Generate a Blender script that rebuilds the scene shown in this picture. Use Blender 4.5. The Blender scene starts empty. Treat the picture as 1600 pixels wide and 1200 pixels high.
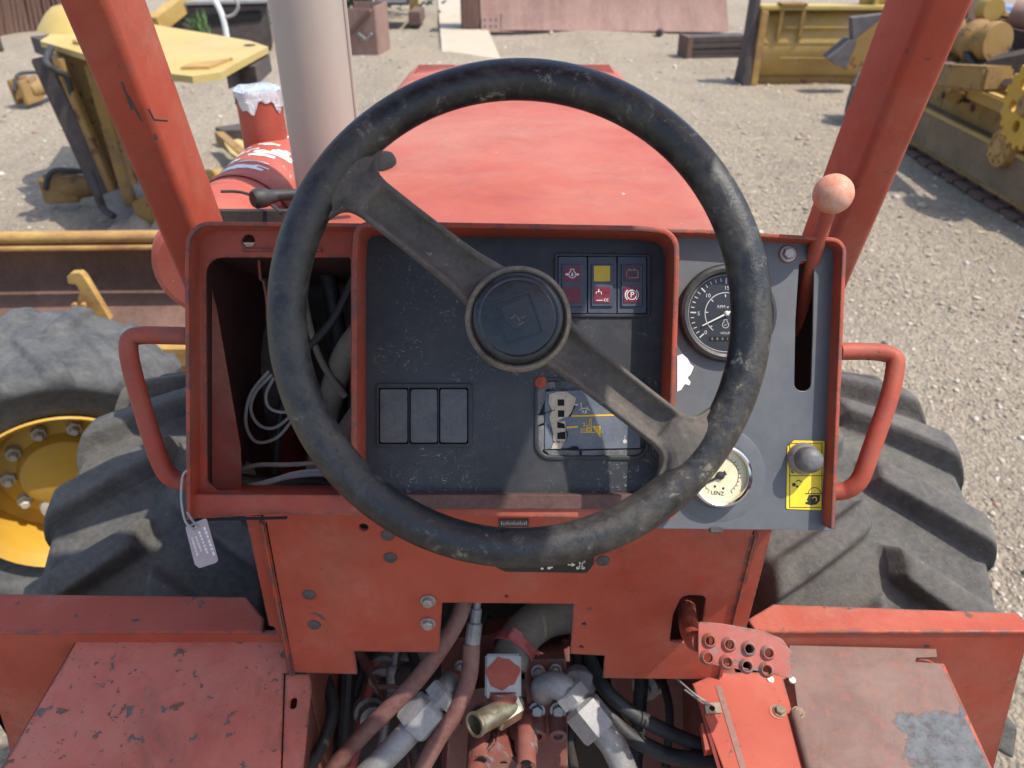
import bpy, bmesh, math, random
import numpy as np
from mathutils import Vector, Matrix
rad = math.radians
random.seed(7); rng = np.random.default_rng(7)
SC = bpy.context.scene
COL = SC.collection

# ------------------------------------------------------------------ camera, sky, sun, exposure
H = 1.80                      # eye height of the standing operator, metres
TH = rad(32.0)                # downward tilt of the view
FPX = 1200.0                  # focal length expressed in photo pixels (1600 wide)
cam_d = bpy.data.cameras.new("camera"); cam = bpy.data.objects.new("camera", cam_d); COL.objects.link(cam)
cam_d.sensor_width = 36.0; cam_d.lens = 36.0 * FPX / 1600.0
cam_d.clip_start = 0.02; cam_d.clip_end = 600
cam.location = (0, 0, H); cam.rotation_euler = (rad(90) - TH, 0, 0)
cam_d.dof.use_dof = True; cam_d.dof.focus_distance = 0.74; cam_d.dof.aperture_fstop = 8.5
SC.camera = cam

SUN = Vector((0.45, -0.13, 0.88)).normalized()
EL = math.asin(SUN.z); AZ = math.atan2(SUN.x, SUN.y)
W = bpy.data.worlds.new("World"); SC.world = W; W.use_nodes = True
wn = W.node_tree; bgn = wn.nodes["Background"]
sky = wn.nodes.new("ShaderNodeTexSky"); sky.sky_type = 'NISHITA'; sky.sun_disc = False
sky.sun_elevation = EL; sky.sun_rotation = AZ; sky.air_density = 1.0; sky.dust_density = 2.0; sky.ozone_density = 1.0
wn.links.new(sky.outputs[0], bgn.inputs[0]); bgn.inputs[1].default_value = 0.15
sd = bpy.data.lights.new("sun", 'SUN'); sd.energy = 2.85; sd.angle = rad(0.53); sd.color = (1.0, 0.95, 0.87)
so = bpy.data.objects.new("sun", sd); COL.objects.link(so); so.rotation_euler = SUN.to_track_quat('Z', 'Y').to_euler(); so.location = (3, 0, 8)
vs = SC.view_settings; vs.view_transform = 'Standard'; vs.look = 'None'; vs.gamma = 1.0; vs.use_curve_mapping = False
vs.exposure = 0.92
SC.cycles.max_bounces = 6; SC.cycles.diffuse_bounces = 4; SC.cycles.use_denoising = True

# ------------------------------------------------------------------ measuring helpers (photo survey -> metres)
CAM = Vector((0, 0, H)); cT, sT = math.cos(TH), math.sin(TH)
def ray(px, py):
    u, v = (px - 800) / FPX, (py - 600) / FPX
    return Vector((u, cT - v * sT, -sT - v * cT))
def at(px, py, Y): r = ray(px, py); return CAM + r * (Y / r.y)
def atz(px, py, z=0.0): r = ray(px, py); return CAM + r * ((z - H) / r.z)
def dep(px, py, d): return CAM + ray(px, py) * d
FWD = Vector((0, cT, -sT)); UP = Vector((0, sT, cT)); RT = Vector((1, 0, 0))
def frame(o, x, y, z):
    m = Matrix.Identity(4)
    for i, c in enumerate((x, y, z, o)):
        for j in range(3): m[j][i] = c[j]
    return m
D0 = 0.76                     # distance of the tilted instrument panel
MD = frame(CAM + FWD * D0, RT, UP, -FWD)
def d2(px, py, h=0.0): k = (D0 - h) / FPX; return ((px - 800) * k, -(py - 600) * k)
def d3(px, py, h=0.0): x, y = d2(px, py, h); return MD @ Vector((x, y, h))
def dl(pts, h=0.0): return [d2(p[0], p[1], h) for p in pts]
def vplane(Y): return frame(Vector((0, Y, 0)), RT, Vector((0, 0, 1)), Vector((0, -1, 0)))
def vl(pts, Y): return [(at(p[0], p[1], Y).x, at(p[0], p[1], Y).z) for p in pts]

# ------------------------------------------------------------------ materials
class NB:
    def __init__(s, name):
        s.m = bpy.data.materials.new(name); s.m.use_nodes = True; s.t = s.m.node_tree
        s.b = s.t.nodes["Principled BSDF"]; s.co = None
    def n(s, typ, props=None, **ins):
        nd = s.t.nodes.new(typ)
        for k, v in (props or {}).items(): setattr(nd, k, v)
        for k, v in ins.items(): s.set(nd, k, v)
        return nd
    def set(s, nd, k, v):
        i = nd.inputs[int(k[1:])] if (k[0] == '_' and k[1:].isdigit()) else nd.inputs[k.replace('_', ' ')]
        if isinstance(v, bpy.types.NodeSocket): s.t.links.new(v, i)
        else:
            if i.type == 'RGBA' and len(v) == 3: v = (*v, 1)
            i.default_value = v
    def coord(s, scale=(1, 1, 1)):
        if s.co is None: s.co = s.n('ShaderNodeTexCoord').outputs['Object']
        if scale == (1, 1, 1): return s.co
        return s.n('ShaderNodeMapping', _0=s.co, _3=scale).outputs[0]
    def noise(s, scale, detail=5, rough=.6, co=None, dist=0):
        return s.n('ShaderNodeTexNoise', Vector=co or s.coord(), Scale=scale, Detail=detail, Roughness=rough, Distortion=dist).outputs[0]
    def vor(s, scale, co=None, feature='F1', out=0):
        return s.n('ShaderNodeTexVoronoi', {'feature': feature}, Vector=co or s.coord(), Scale=scale).outputs[out]
    def ramp(s, f, a, b, va=0.0, vb=1.0):
        return s.n('ShaderNodeMapRange', _0=f, _1=a, _2=b, _3=va, _4=vb).outputs[0]
    def mix(s, f, a, b):
        nd = s.n('ShaderNodeMix', {'data_type': 'RGBA'})
        s.set(nd, '_0', f); s.set(nd, '_6', a); s.set(nd, '_7', b); return nd.outputs[2]
    def math(s, op, a, b=0.0): 
        nd = s.n('ShaderNodeMath', {'operation': op}); s.set(nd, '_0', a); s.set(nd, '_1', b); return nd.outputs[0]
    def bump(s, h, strength=.3, dist=.002):
        nd = s.n('ShaderNodeBump', Height=h, Strength=strength, Distance=dist); s.set(s.b, 'Normal', nd.outputs[0])
    def out(s, col, rough=.6, metal=0.0, spec=.5):
        s.set(s.b, 'Base Color', col); s.set(s.b, 'Roughness', rough); s.set(s.b, 'Metallic', metal)
        s.b.inputs['Specular IOR Level'].default_value = spec; return s.m

def paint(name, base, dusty, dust=.5, chip=.0, chipcol=(.06, .06, .065), edge=True, rough=.5, sc=1.0, rust=(.16, .07, .035), grime=0.0):
    k = NB(name)
    n1 = k.noise(5 * sc, 6, .65); n2 = k.noise(38 * sc, 5, .7); n3 = k.noise(130 * sc, 4, .7)
    c = k.mix(k.ramp(n1, .3, .7), tuple(v * .84 for v in base), tuple(min(1, v * 1.12) for v in base))
    d = k.math('MULTIPLY', k.ramp(k.math('ADD', k.math('MULTIPLY', n1, .6), k.math('MULTIPLY', n2, .4)), .36, .66), dust)
    c = k.mix(d, c, dusty)
    c = k.mix(k.ramp(n3, .62, .8, 0, .35), c, tuple(v * .5 for v in base))
    if grime:
        g = k.noise(7 * sc, 7, .72, dist=.6)
        c = k.mix(k.ramp(g, .48, .66, 0, grime), c, (.13, .075, .05))
    # settled pale dust in large soft-edged drifts with a fine grain
    du = k.math('MULTIPLY', k.ramp(k.noise(3.1 * sc, 7, .7, dist=.5), .46, .68), k.ramp(n3, .30, .62, .35, 1))
    c = k.mix(k.math('MULTIPLY', du, .42), c, (.40, .235, .17) if base[0] > base[1] * 3 else (.36, .29, .20))
    # fine scratches and mottled sun fading
    mp = k.n('ShaderNodeMapping', _0=k.coord(), _2=(.4, .7, .3), _3=(1, .12, .5)).outputs[0]
    mq = k.n('ShaderNodeMapping', _0=k.coord(), _2=(-.5, .2, 1.1), _3=(.15, 1, .6)).outputs[0]
    scr = k.math('MAXIMUM', k.ramp(k.noise(120 * sc, 3, .8, mp, .6), .66, .72), k.ramp(k.noise(105 * sc, 3, .8, mq, .6), .67, .73))
    scr = k.math('MULTIPLY', scr, k.ramp(k.noise(6 * sc, 3), .42, .6))
    c = k.mix(k.math('MULTIPLY', scr, .38), c, dusty)
    st = k.noise(16 * sc, 7, .75, k.coord((1, 1, .25)), .3)
    c = k.mix(k.ramp(st, .55, .78, 0, .32), c, tuple(v * .55 for v in base))
    # paint chips: small irregular flakes of bare grey metal
    ch = k.ramp(k.noise(46 * sc, 6, .62, dist=.3), .71 - chip * .13, .72 - chip * .13)
    sm = k.math('MULTIPLY', k.ramp(k.noise(150 * sc, 4, .6), .735 - chip * .11, .745 - chip * .11), k.ramp(k.noise(9 * sc, 5), .40, .55))
    ch = k.math('MAXIMUM', ch, sm)
    if edge:
        bv = k.n('ShaderNodeBevel', {'samples': 3}, Radius=.006).outputs[0]
        gn = k.n('ShaderNodeNewGeometry').outputs['True Normal']
        dt = k.n('ShaderNodeVectorMath', {'operation': 'DOT_PRODUCT'}, _0=bv, _1=gn).outputs['Value']
        e = k.ramp(dt, .992, .94)
        e = k.math('MULTIPLY', e, k.ramp(k.noise(34 * sc, 5, .75), .46, .52))
        ch = k.math('MAXIMUM', ch, e)
    cc = k.mix(k.ramp(k.noise(60 * sc, 3), .45, .6), chipcol, rust)
    c = k.mix(ch, c, cc)
    k.bump(k.math('SUBTRACT', k.math('MULTIPLY', n3, .25), k.math('MULTIPLY', ch, .8)), .35, .0012)
    return k.out(c, k.ramp(n2, .3, .7, rough - .05, rough + .2), 0, .28)

def worn(name, a, b, sc=12, rough=.75, spk=None, spa=.0, metal=0.0, bump=.3, bd=.002, stretch=(1, 1, 1), lo=.35, hi=.65, spec=.5, spsc=150):
    k = NB(name); co = k.coord(stretch)
    n1 = k.noise(sc, 8, .68, co, .4); n2 = k.noise(sc * 9, 5, .7, co)
    f = k.ramp(k.math('ADD', k.math('MULTIPLY', n1, .68), k.math('MULTIPLY', n2, .32)), lo, hi)
    c = k.mix(f, a, b)
    if spk is not None:
        c = k.mix(k.ramp(k.noise(spsc, 5, .75), .70 - spa * .14, .76 - spa * .14), c, spk)
    k.bump(k.math('ADD', n2, k.math('MULTIPLY', n1, .5)), bump, bd)
    return k.out(c, k.ramp(n1, .3, .7, max(.05, rough - .12), min(1, rough + .12)), metal, spec)

def flat(name, col, rough=.6, metal=0.0, spec=.5):
    k = NB(name); n = k.noise(60, 5, .7)
    c = k.mix(k.ramp(n, .3, .72), tuple(v * .82 for v in col), tuple(min(1, v * 1.1) for v in col))
    return k.out(c, rough, metal, spec)

RED = (.34, .050, .026)
M = {}
M['red'] = paint('faded red paint', RED, (.38, .11, .068), .38, .30, grime=.22)
M['red_top'] = paint('sun bleached red paint', (.34, .052, .026), (.37, .105, .064), .45, .42, edge=True, rough=.5)
M['hood'] = paint('bleached hood paint', (.36, .068, .040), (.40, .125, .080), .7, .0, edge=False, rough=.46, chipcol=(.6, .5, .45))
M['red_floor'] = paint('trodden red paint', (.47, .104, .068), (.50, .215, .155), .55, .80, (.13, .10, .085), rough=.6, grime=.55)
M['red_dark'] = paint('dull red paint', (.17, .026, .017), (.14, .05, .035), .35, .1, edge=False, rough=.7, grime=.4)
M['red_flake'] = paint('flaking red paint', (.40, .078, .050), (.44, .15, .11), .4, .3, (.75, .72, .66), edge=False, rust=(.75, .72, .66), sc=.7)
M['pump'] = paint('oily red paint', (.19, .040, .030), (.24, .12, .095), .6, .35, (.20, .20, .20), grime=.6, rough=.6)

def rubber():
    k = NB('dusty cracked rubber grip')
    n1 = k.noise(7, 8, .7, dist=.6); n2 = k.noise(75, 8, .78, dist=.4); n3 = k.noise(300, 5, .8)
    f = k.ramp(k.math('ADD', k.math('MULTIPLY', n1, .62), k.math('MULTIPLY', n2, .38)), .46, .68)
    c = k.mix(f, (.009, .010, .012), (.095, .080, .062))
    fl = k.math('MULTIPLY', k.ramp(n2, .56, .62), k.ramp(k.noise(16, 5), .50, .60))
    c = k.mix(k.math('MULTIPLY', fl, .7), c, (.24, .215, .175))
    c = k.mix(k.ramp(n3, .60, .72, 0, .45), c, (.19, .17, .14))
    c = k.mix(k.ramp(k.noise(120, 4, .7), .62, .70, 0, .8), c, (.006, .006, .007))
    k.bump(k.math('ADD', k.math('MULTIPLY', n2, .7), k.math('MULTIPLY', n3, .5)), .55, .0014)
    return k.out(c, k.ramp(f, 0, 1, .32, .72), 0, .5)
M['rubber'] = rubber()
M['spoke'] = worn('dusty spoke rubber', (.038, .034, .031), (.135, .114, .094), 22, .85, (.27, .23, .18), .45, bump=.4, bd=.0012)
M['ring'] = worn('tan worn ring', (.06, .05, .042), (.26, .21, .16), 30, .8, bump=.4, bd=.001)
M['cap'] = worn('black horn cap', (.008, .009, .010), (.05, .05, .052), 26, .30, bump=.15, bd=.0006, lo=.42, hi=.8)
M['cap_dark'] = worn('emblem relief', (.006, .006, .007), (.028, .028, .029), 60, .45, bump=.2, bd=.0006)
M['tyre'] = worn('sun greyed tyre rubber', (.036, .035, .033), (.145, .134, .116), 11, .85, (.27, .20, .13), .45, bump=.5, bd=.004, lo=.34, hi=.68)
M['tyre2'] = worn('pale greyed tyre rubber', (.035, .038, .042), (.135, .132, .125), 8, .85, (.22, .18, .13), .1, bump=.45, bd=.004)

def scratched():
    k = NB('scuffed black plastic panel')
    n1 = k.noise(6, 6, .65)
    c = k.mix(k.ramp(n1, .3, .7), (.016, .017, .020), (.043, .045, .050))
    m1 = k.n('ShaderNodeMapping', _0=k.coord(), _2=(0, .3, .5), _3=(1, .35, .35)).outputs[0]
    m2 = k.n('ShaderNodeMapping', _0=k.coord(), _2=(.2, .9, -.6), _3=(.35, 1, 1)).outputs[0]
    s1 = k.ramp(k.noise(300, 3, .8, m1, 1.2), .62, .68); s2 = k.ramp(k.noise(260, 3, .8, m2, 1.5), .61, .67)
    s = k.math('MULTIPLY', k.math('MAXIMUM', s1, s2), k.ramp(k.noise(9, 4, .6), .47, .62))
    c = k.mix(k.math('MULTIPLY', s, .85), c, (.34, .34, .33))
    c = k.mix(k.ramp(k.noise(30, 6, .75), .45, .85, 0, .35), c, (.12, .105, .085))
    k.bump(k.math('ADD', k.noise(160, 4, .7), s), .3, .0008)
    return k.out(c, .5, 0, .4)
M['plastic'] = scratched()
M['grey_panel'] = worn('grey powder coat', (.066, .070, .076), (.122, .126, .132), 9, .5, (.03, .03, .034), .15, bump=.12, bd=.001, lo=.3, hi=.75)
M['blank'] = worn('scuffed grey switch blank', (.055, .055, .058), (.135, .132, .13), 40, .55, bump=.15, bd=.0006)
M['trim'] = worn('black moulded trim', (.014, .015, .017), (.045, .044, .043), 40, .5, bump=.15, bd=.0006)
M['module'] = worn('blue grey lamp housing', (.035, .042, .06), (.075, .085, .11), 50, .4, bump=.1, bd=.0005)
M['lens_red'] = worn('dusty dark red lens', (.10, .004, .012), (.22, .02, .035), 120, .35, (.35, .12, .12), .25, bump=.15, bd=.0004, spsc=420)
M['lens_faded'] = worn('faded maroon lens', (.05, .008, .012), (.10, .03, .035), 120, .4, bump=.15, bd=.0004)
M['lens_yellow'] = flat('yellow lens', (.62, .44, .015), .35)
M['white'] = flat('white print', (.72, .71, .68), .6)
M['cream_print'] = flat('cream print', (.62, .60, .48), .6)
M['yellow_print'] = flat('amber print', (.72, .45, .02), .6)
M['black_print'] = flat('black print', (.015, .014, .012), .6)
M['grey_print'] = flat('grey print', (.33, .33, .33), .6)
M['dial_print'] = flat('greyed dial print', (.45, .45, .44), .6)
M['dial'] = flat('black dial', (.018, .018, .020), .35)
M['dial_cream'] = worn('aged cream dial', (.55, .50, .30), (.68, .62, .42), 40, .4, bump=.05, bd=.0003)
M['needle'] = flat('pale needle', (.60, .57, .52), .5)
M['chrome'] = worn('scratched chrome', (.62, .60, .58), (.78, .77, .76), 60, .18, metal=1.0, bump=.08, bd=.0003)
M['zinc'] = worn('dull zinc plating', (.17, .16, .155), (.34, .325, .31), 30, .6, (.24, .10, .07), .35, metal=.35, bump=.3, bd=.0008, spsc=60)
M['bolt'] = worn('zinc bolt heads', (.24, .22, .20), (.42, .39, .35), 90, .5, (.17, .09, .05), .3, metal=.6, bump=.2, bd=.0005)
M['plug'] = worn('dark plug', (.035, .03, .03), (.09, .075, .07), 90, .6, bump=.3, bd=.0006)
M['brass'] = worn('yellow zinc fitting', (.35, .30, .18), (.55, .50, .38), 50, .35, metal=.85, bump=.1, bd=.0005)
M['block'] = paint('bare block with red overspray', (.36, .36, .35), (.42, .41, .39), .4, .0, rough=.45, edge=False)
M['sticker'] = worn('yellow safety decal', (.70, .50, .012), (.78, .60, .03), 30, .4, bump=.03, bd=.0003)
M['paper'] = worn('torn white label', (.62, .61, .60), (.76, .75, .73), 60, .7, (.5, .25, .22), .1, bump=.1, bd=.0004)
M['board'] = worn('bluish grey membrane', (.085, .10, .125), (.16, .175, .20), 30, .4, (.30, .30, .29), .2, bump=.1, bd=.0006)
M['cream_board'] = worn('cracked cream board', (.33, .27, .20), (.55, .48, .38), 45, .8, (.06, .05, .045), .3, bump=.4, bd=.001)
M['foil_dark'] = worn('torn grey gasket', (.05, .05, .052), (.20, .20, .20), 50, .55, bump=.5, bd=.002)
M['hole'] = flat('dark opening', (.006, .005, .005), .9)
M['black'] = worn('black rubber hose', (.012, .012, .013), (.05, .048, .045), 25, .6, (.2, .19, .17), .2, bump=.3, bd=.001)
M['hose_red'] = worn('red overspray hose', (.12, .035, .028), (.22, .12, .095), 18, .75, (.06, .05, .045), .45, bump=.5, bd=.0012, spsc=60)
M['hose_tan'] = worn('dusty tan hose', (.13, .105, .08), (.27, .225, .17), 22, .85, (.07, .05, .04), .25, bump=.4, bd=.0012, spsc=70)
M['grime'] = worn('grimy dark metal', (.012, .010, .009), (.06, .045, .036), 20, .8, (.14, .05, .04), .15, bump=.5, bd=.002)
M['wire'] = flat('pale grey wire', (.30, .28, .26), .55)
M['clamp'] = flat('red hose clamp', (.40, .09, .08), .45)
M['exhaust'] = worn('oxidised exhaust steel', (.36, .335, .295), (.43, .375, .325), 7, .5, (.24, .10, .05), .05, metal=.25, bump=.12, bd=.001, stretch=(1, 1, .25), spsc=55)
M['foil'] = worn('crumpled foil', (.62, .63, .65), (.80, .80, .80), 30, .25, metal=.9, bump=.9, bd=.006)
M['knob'] = worn('dusty red ball', (.52, .13, .06), (.58, .38, .28), 55, .7, (.62, .52, .45), .25, bump=.2, bd=.0006, spsc=260)
M['knob_grey'] = worn('grey plastic knob', (.06, .06, .062), (.16, .155, .15), 90, .55, bump=.2, bd=.0004)
M['tag'] = worn('faded pink plastic tag', (.31, .235, .23), (.38, .30, .29), 30, .4, bump=.03, bd=.0003)
M['tag_print'] = flat('pale tag print', (.68, .62, .63), .5)
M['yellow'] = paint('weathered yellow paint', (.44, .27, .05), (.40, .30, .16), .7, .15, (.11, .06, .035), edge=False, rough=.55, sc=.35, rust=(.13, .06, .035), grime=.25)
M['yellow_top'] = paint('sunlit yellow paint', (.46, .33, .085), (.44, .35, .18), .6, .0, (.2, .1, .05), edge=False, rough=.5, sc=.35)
M['yellow_rust'] = paint('rusty yellow paint', (.29, .165, .04), (.25, .165, .085), .5, .75, (.12, .06, .035), edge=False, rough=.75, sc=.3, rust=(.14, .065, .035), grime=.7)
M['rim_yellow'] = paint('yellow wheel paint', (.52, .29, .022), (.44, .29, .09), .35, .05, (.12, .07, .04), edge=False, rough=.45, sc=.6)
M['nut'] = worn('dirty pale nuts', (.36, .33, .25), (.55, .51, .40), 50, .7, bump=.3, bd=.001)
M['rust'] = worn('brown rusted steel', (.085, .045, .032), (.19, .11, .082), 6, .85, (.28, .20, .16), .1, bump=.3, bd=.004, stretch=(1, 1, .2))
M['rust_pale'] = worn('pale rusted steel', (.17, .095, .075), (.30, .19, .155), 3, .85, (.36, .28, .24), .1, bump=.3, bd=.006, stretch=(1, .3, .3))
M['rust_plate'] = None
M['steel_dark'] = worn('dark weathered steel', (.035, .028, .026), (.10, .075, .066), 8, .8, bump=.3, bd=.004)
M['steel_grey'] = worn('grey weathered steel', (.16, .16, .165), (.30, .285, .27), 6, .7, (.2, .11, .07), .2, bump=.3, bd=.004)
M['orange_rust'] = worn('orange rust on yellow', (.24, .11, .045), (.47, .31, .085), 9, .75, (.22, .10, .05), .3, bump=.3, bd=.003, stretch=(.4, 1, 1), spsc=40)
def rust_plate():
    k = NB('rusted tread plate')
    n1 = k.noise(10, 8, .7, dist=.4); n2 = k.noise(70, 7, .75); n3 = k.noise(4.2, 6, .6)
    c = k.mix(k.ramp(n1, .35, .65), (.115, .055, .038), (.19, .115, .092))
    c = k.mix(k.ramp(n2, .54, .66, 0, .7), c, (.27, .085, .055))
    c = k.mix(k.ramp(n2, .30, .42, .7, 0), c, (.10, .075, .065))
    # remnant of dark grip coating on the outer half, ragged edge
    sep = k.n('ShaderNodeSeparateXYZ', _0=k.coord()).outputs
    fx = k.ramp(sep[0], .42, .48); fy = k.ramp(sep[1], .612, .565)
    msk = k.ramp(k.math('ADD', k.math('MULTIPLY', k.math('MULTIPLY', fx, fy), .42), k.math('ADD', k.math('MULTIPLY', k.noise(26, 9, .72, dist=.5), .7), k.math('MULTIPLY', n2, .3))), .80, .815)
    msk = k.math('MULTIPLY', msk, k.ramp(n2, .36, .42))
    c = k.mix(msk, c, k.mix(k.ramp(n2, .4, .7), (.062, .066, .070), (.135, .140, .143)))
    k.bump(k.math('ADD', n2, k.math('MULTIPLY', msk, .6)), .5, .0015)
    return k.out(c, .7)
M['rust_plate'] = rust_plate()

def ground_mat():
    k = NB('sandy gravel yard')
    n0 = k.noise(.35, 5, .6); n1 = k.noise(2.2, 8, .7, dist=.3); n2 = k.noise(22, 8, .75); n3 = k.noise(90, 6, .75)
    c = k.mix(k.ramp(n0, .35, .65), (.38, .31, .22), (.53, .445, .33))
    c = k.mix(k.ramp(n1, .3, .7), c, (.48, .40, .30))
    c = k.mix(k.ramp(n2, .40, .60, .65, 0), c, (.24, .20, .155))
    c = k.mix(k.ramp(n3, .56, .70, 0, .6), c, (.60, .53, .43))
    c = k.mix(k.ramp(k.noise(1.3, 4), .66, .74, 0, .3), c, (.40, .17, .12))
    tr = k.noise(3.0, 6, .6, k.coord((1, .12, 1)), .5)
    c = k.mix(k.ramp(tr, .50, .66, 0, .38), c, (.30, .25, .19))
    c = k.mix(k.ramp(k.noise(.9, 7, .7), .54, .68, 0, .4), c, (.27, .235, .19))
    v = k.vor(26); v2 = k.vor(70)
    k.bump(k.math('ADD', k.math('MULTIPLY', k.math('ADD', n2, n3), .8), k.math('SUBTRACT', 1.2, k.math('ADD', v, v2))), .9, .025)
    return k.out(c, .95, 0, .2)
M['ground'] = ground_mat()
M['stone'] = None
def stone_mat():
    k = NB('gravel stones'); oi = k.n('ShaderNodeNewGeometry').outputs['Random Per Island']
    r = k.t.nodes.new('ShaderNodeValToRGB'); k.t.links.new(oi, r.inputs[0])
    e = r.color_ramp.elements; e[0].position = 0; e[0].color = (.20, .165, .13, 1); e[1].position = 1; e[1].color = (.64, .60, .53, 1)
    for p, cc in ((.3, (.38, .32, .25, 1)), (.6, (.45, .39, .31, 1)), (.64, (.36, .22, .15, 1)), (.68, (.47, .42, .35, 1)), (.94, (.50, .44, .36, 1))):
        x = e.new(p); x.color = cc
    return k.out(r.outputs[0], .9, 0, .25)
M['stone'] = stone_mat()
M['concrete'] = worn('dusty concrete strip', (.38, .32, .24), (.46, .39, .295), 3.5, .9, (.3, .27, .22), .2, bump=.3, bd=.01)
M['weed'] = worn('green weeds', (.03, .075, .018), (.09, .16, .05), 12, .7)
M['straw'] = flat('dry straw', (.42, .34, .20), .9)
M['shrub'] = worn('dark shrub leaves', (.012, .025, .010), (.05, .075, .03), 12, .7)

# ------------------------------------------------------------------ mesh helpers
def link(o, parent=None):
    COL.objects.link(o)
    if parent is not None: o.parent = parent; o.matrix_parent_inverse = parent.matrix_world.inverted()
    return o
def finish(name, me, mat, parent=None, M4=None, ang=32):
    if M4 is not None: me.transform(M4)
    me.materials.clear(); me.materials.append(mat)
    me.polygons.foreach_set('use_smooth', [True] * len(me.polygons))
    me.set_sharp_from_angle(angle=rad(ang)); me.update()
    return link(bpy.data.objects.new(name, me), parent)
class MB:
    def __init__(s): s.v = []; s.f = []
    def add(s, vs, fs, X=None):
        b = len(s.v); s.v += [tuple(X @ Vector(p)) if X is not None else tuple(p) for p in vs]; s.f += [tuple(i + b for i in f) for f in fs]; return s
    def box(s, lo, hi, X=None, ch=0.0):
        bm = bmesh.new(); bmesh.ops.create_cube(bm, size=1)
        c = [(a + b) / 2 for a, b in zip(lo, hi)]; d = [abs(b - a) for a, b in zip(lo, hi)]
        for v in bm.verts: v.co = Vector((v.co.x * d[0] + c[0], v.co.y * d[1] + c[1], v.co.z * d[2] + c[2]))
        if ch: bmesh.ops.bevel(bm, geom=bm.edges[:], offset=min(ch, min(d) * .45), segments=2, affect='EDGES')
        bm.verts.index_update(); s.add([v.co[:] for v in bm.verts], [[v.index for v in f.verts] for f in bm.faces], X); bm.free(); return s
    def beam(s, a, b, w, h, up=(0, 0, 1), ch=0.0):
        a, b = Vector(a), Vector(b); z = (b - a); L = z.length; z.normalize(); u = Vector(up); x = z.cross(u)
        if x.length < 1e-4: x = z.cross(Vector((1, 0, 0)))
        x.normalize(); y = x.cross(z)
        return s.box((-w / 2, -h / 2, 0), (w / 2, h / 2, L), frame(a, x, y, z), ch)
    def tube(s, pts, r, seg=14, smooth=6, caps=True):
        P = [Vector(p) for p in pts]; R = r if isinstance(r, (list, tuple)) else [r] * len(P)
        if smooth and len(P) > 2:
            Q = []; RR = []
            for i in range(len(P) - 1):
                p0 = P[max(0, i - 1)]; p1 = P[i]; p2 = P[i + 1]; p3 = P[min(len(P) - 1, i + 2)]
                for j in range(smooth):
                    t = j / smooth
                    Q.append(.5 * ((2 * p1) + (p2 - p0) * t + (2 * p0 - 5 * p1 + 4 * p2 - p3) * t * t + (3 * p1 - p0 - 3 * p2 + p3) * t ** 3)); RR.append(R[i] * (1 - t) + R[i + 1] * t)
            Q.append(P[-1]); RR.append(R[-1]); P, R = Q, RR
        n = len(P); T = [(P[min(i + 1, n - 1)] - P[max(i - 1, 0)]).normalized() for i in range(n)]
        N = T[0].orthogonal().normalized(); vs = []; fs = []
        for i in range(n):
            N = (N - T[i] * N.dot(T[i])).normalized(); B = T[i].cross(N)
            for j in range(seg): a = 2 * math.pi * j / seg; vs.append(P[i] + (N * math.cos(a) + B * math.sin(a)) * R[i])
        for i in range(n - 1):
            for j in range(seg): k = (j + 1) % seg; fs.append((i * seg + j, i * seg + k, (i + 1) * seg + k, (i + 1) * seg + j))
        if caps: fs.append(tuple(range(seg - 1, -1, -1))); fs.append(tuple((n - 1) * seg + j for j in range(seg)))
        return s.add(vs, fs)
    def lathe(s, prof, X, seg=40, a0=0.0):
        vs = []; fs = []; n = len(prof)
        for j in range(seg):
            a = a0 + 2 * math.pi * j / seg
            for r, h in prof: vs.append((r * math.cos(a), r * math.sin(a), h))
        for j in range(seg):
            k = (j + 1) % seg
            for i in range(n - 1):
                q = (j * n + i, k * n + i, k * n + i + 1, j * n + i + 1)
                if prof[i][0] < 1e-9: q = (q[0], q[2], q[3])
                elif prof[i + 1][0] < 1e-9: q = (q[0], q[1], q[2])
                fs.append(q)
        return s.add(vs, fs, X)
    def prism(s, poly, ext, X=None):
        n = len(poly); e = Vector(ext)
        vs = [Vector(p) for p in poly] + [Vector(p) + e for p in poly]
        return s.add(vs, [tuple(range(n - 1, -1, -1)), tuple(range(n, 2 * n))] + [(i, (i + 1) % n, n + (i + 1) % n, n + i) for i in range(n)], X)
    def build(s, name, mat, parent=None, ang=32, M4=None):
        me = bpy.data.meshes.new(name); me.from_pydata(s.v, [], s.f)
        bm = bmesh.new(); bm.from_mesh(me); bmesh.ops.recalc_face_normals(bm, faces=bm.faces); bm.to_mesh(me); bm.free()
        return finish(name, me, mat, parent, M4, ang)
def curve_mesh(setup):
    cu = bpy.data.curves.new('outline', 'CURVE'); setup(cu)
    o = bpy.data.objects.new('outline', cu); COL.objects.link(o)
    dg = bpy.context.evaluated_depsgraph_get(); me = bpy.data.meshes.new_from_object(o.evaluated_get(dg))
    bpy.data.objects.remove(o); bpy.data.curves.remove(cu); return me
def plate_mesh(outline, holes, th, bevel=0.0, z=0.0):
    def st(cu):
        cu.dimensions = '2D'; cu.fill_mode = 'BOTH'; cu.extrude = max(th / 2 - bevel, 1e-5); cu.bevel_depth = bevel; cu.bevel_resolution = 1; cu.offset = -bevel
        for lp in [outline] + list(holes):
            sp = cu.splines.new('POLY'); sp.points.add(len(lp) - 1); sp.use_cyclic_u = True
            for p, q in zip(sp.points, lp): p.co = (q[0], q[1], 0, 1)
    me = curve_mesh(st); me.transform(Matrix.Translation((0, 0, z - th / 2))); return me
def plate(name, outline, holes, th, X, mat, parent=None, bevel=0.0, z=0.0):
    """sheet-metal plate: front face at local height z, thickness th behind it"""
    return finish(name, plate_mesh(outline, holes, th, bevel, z), mat, parent, X)
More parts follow.
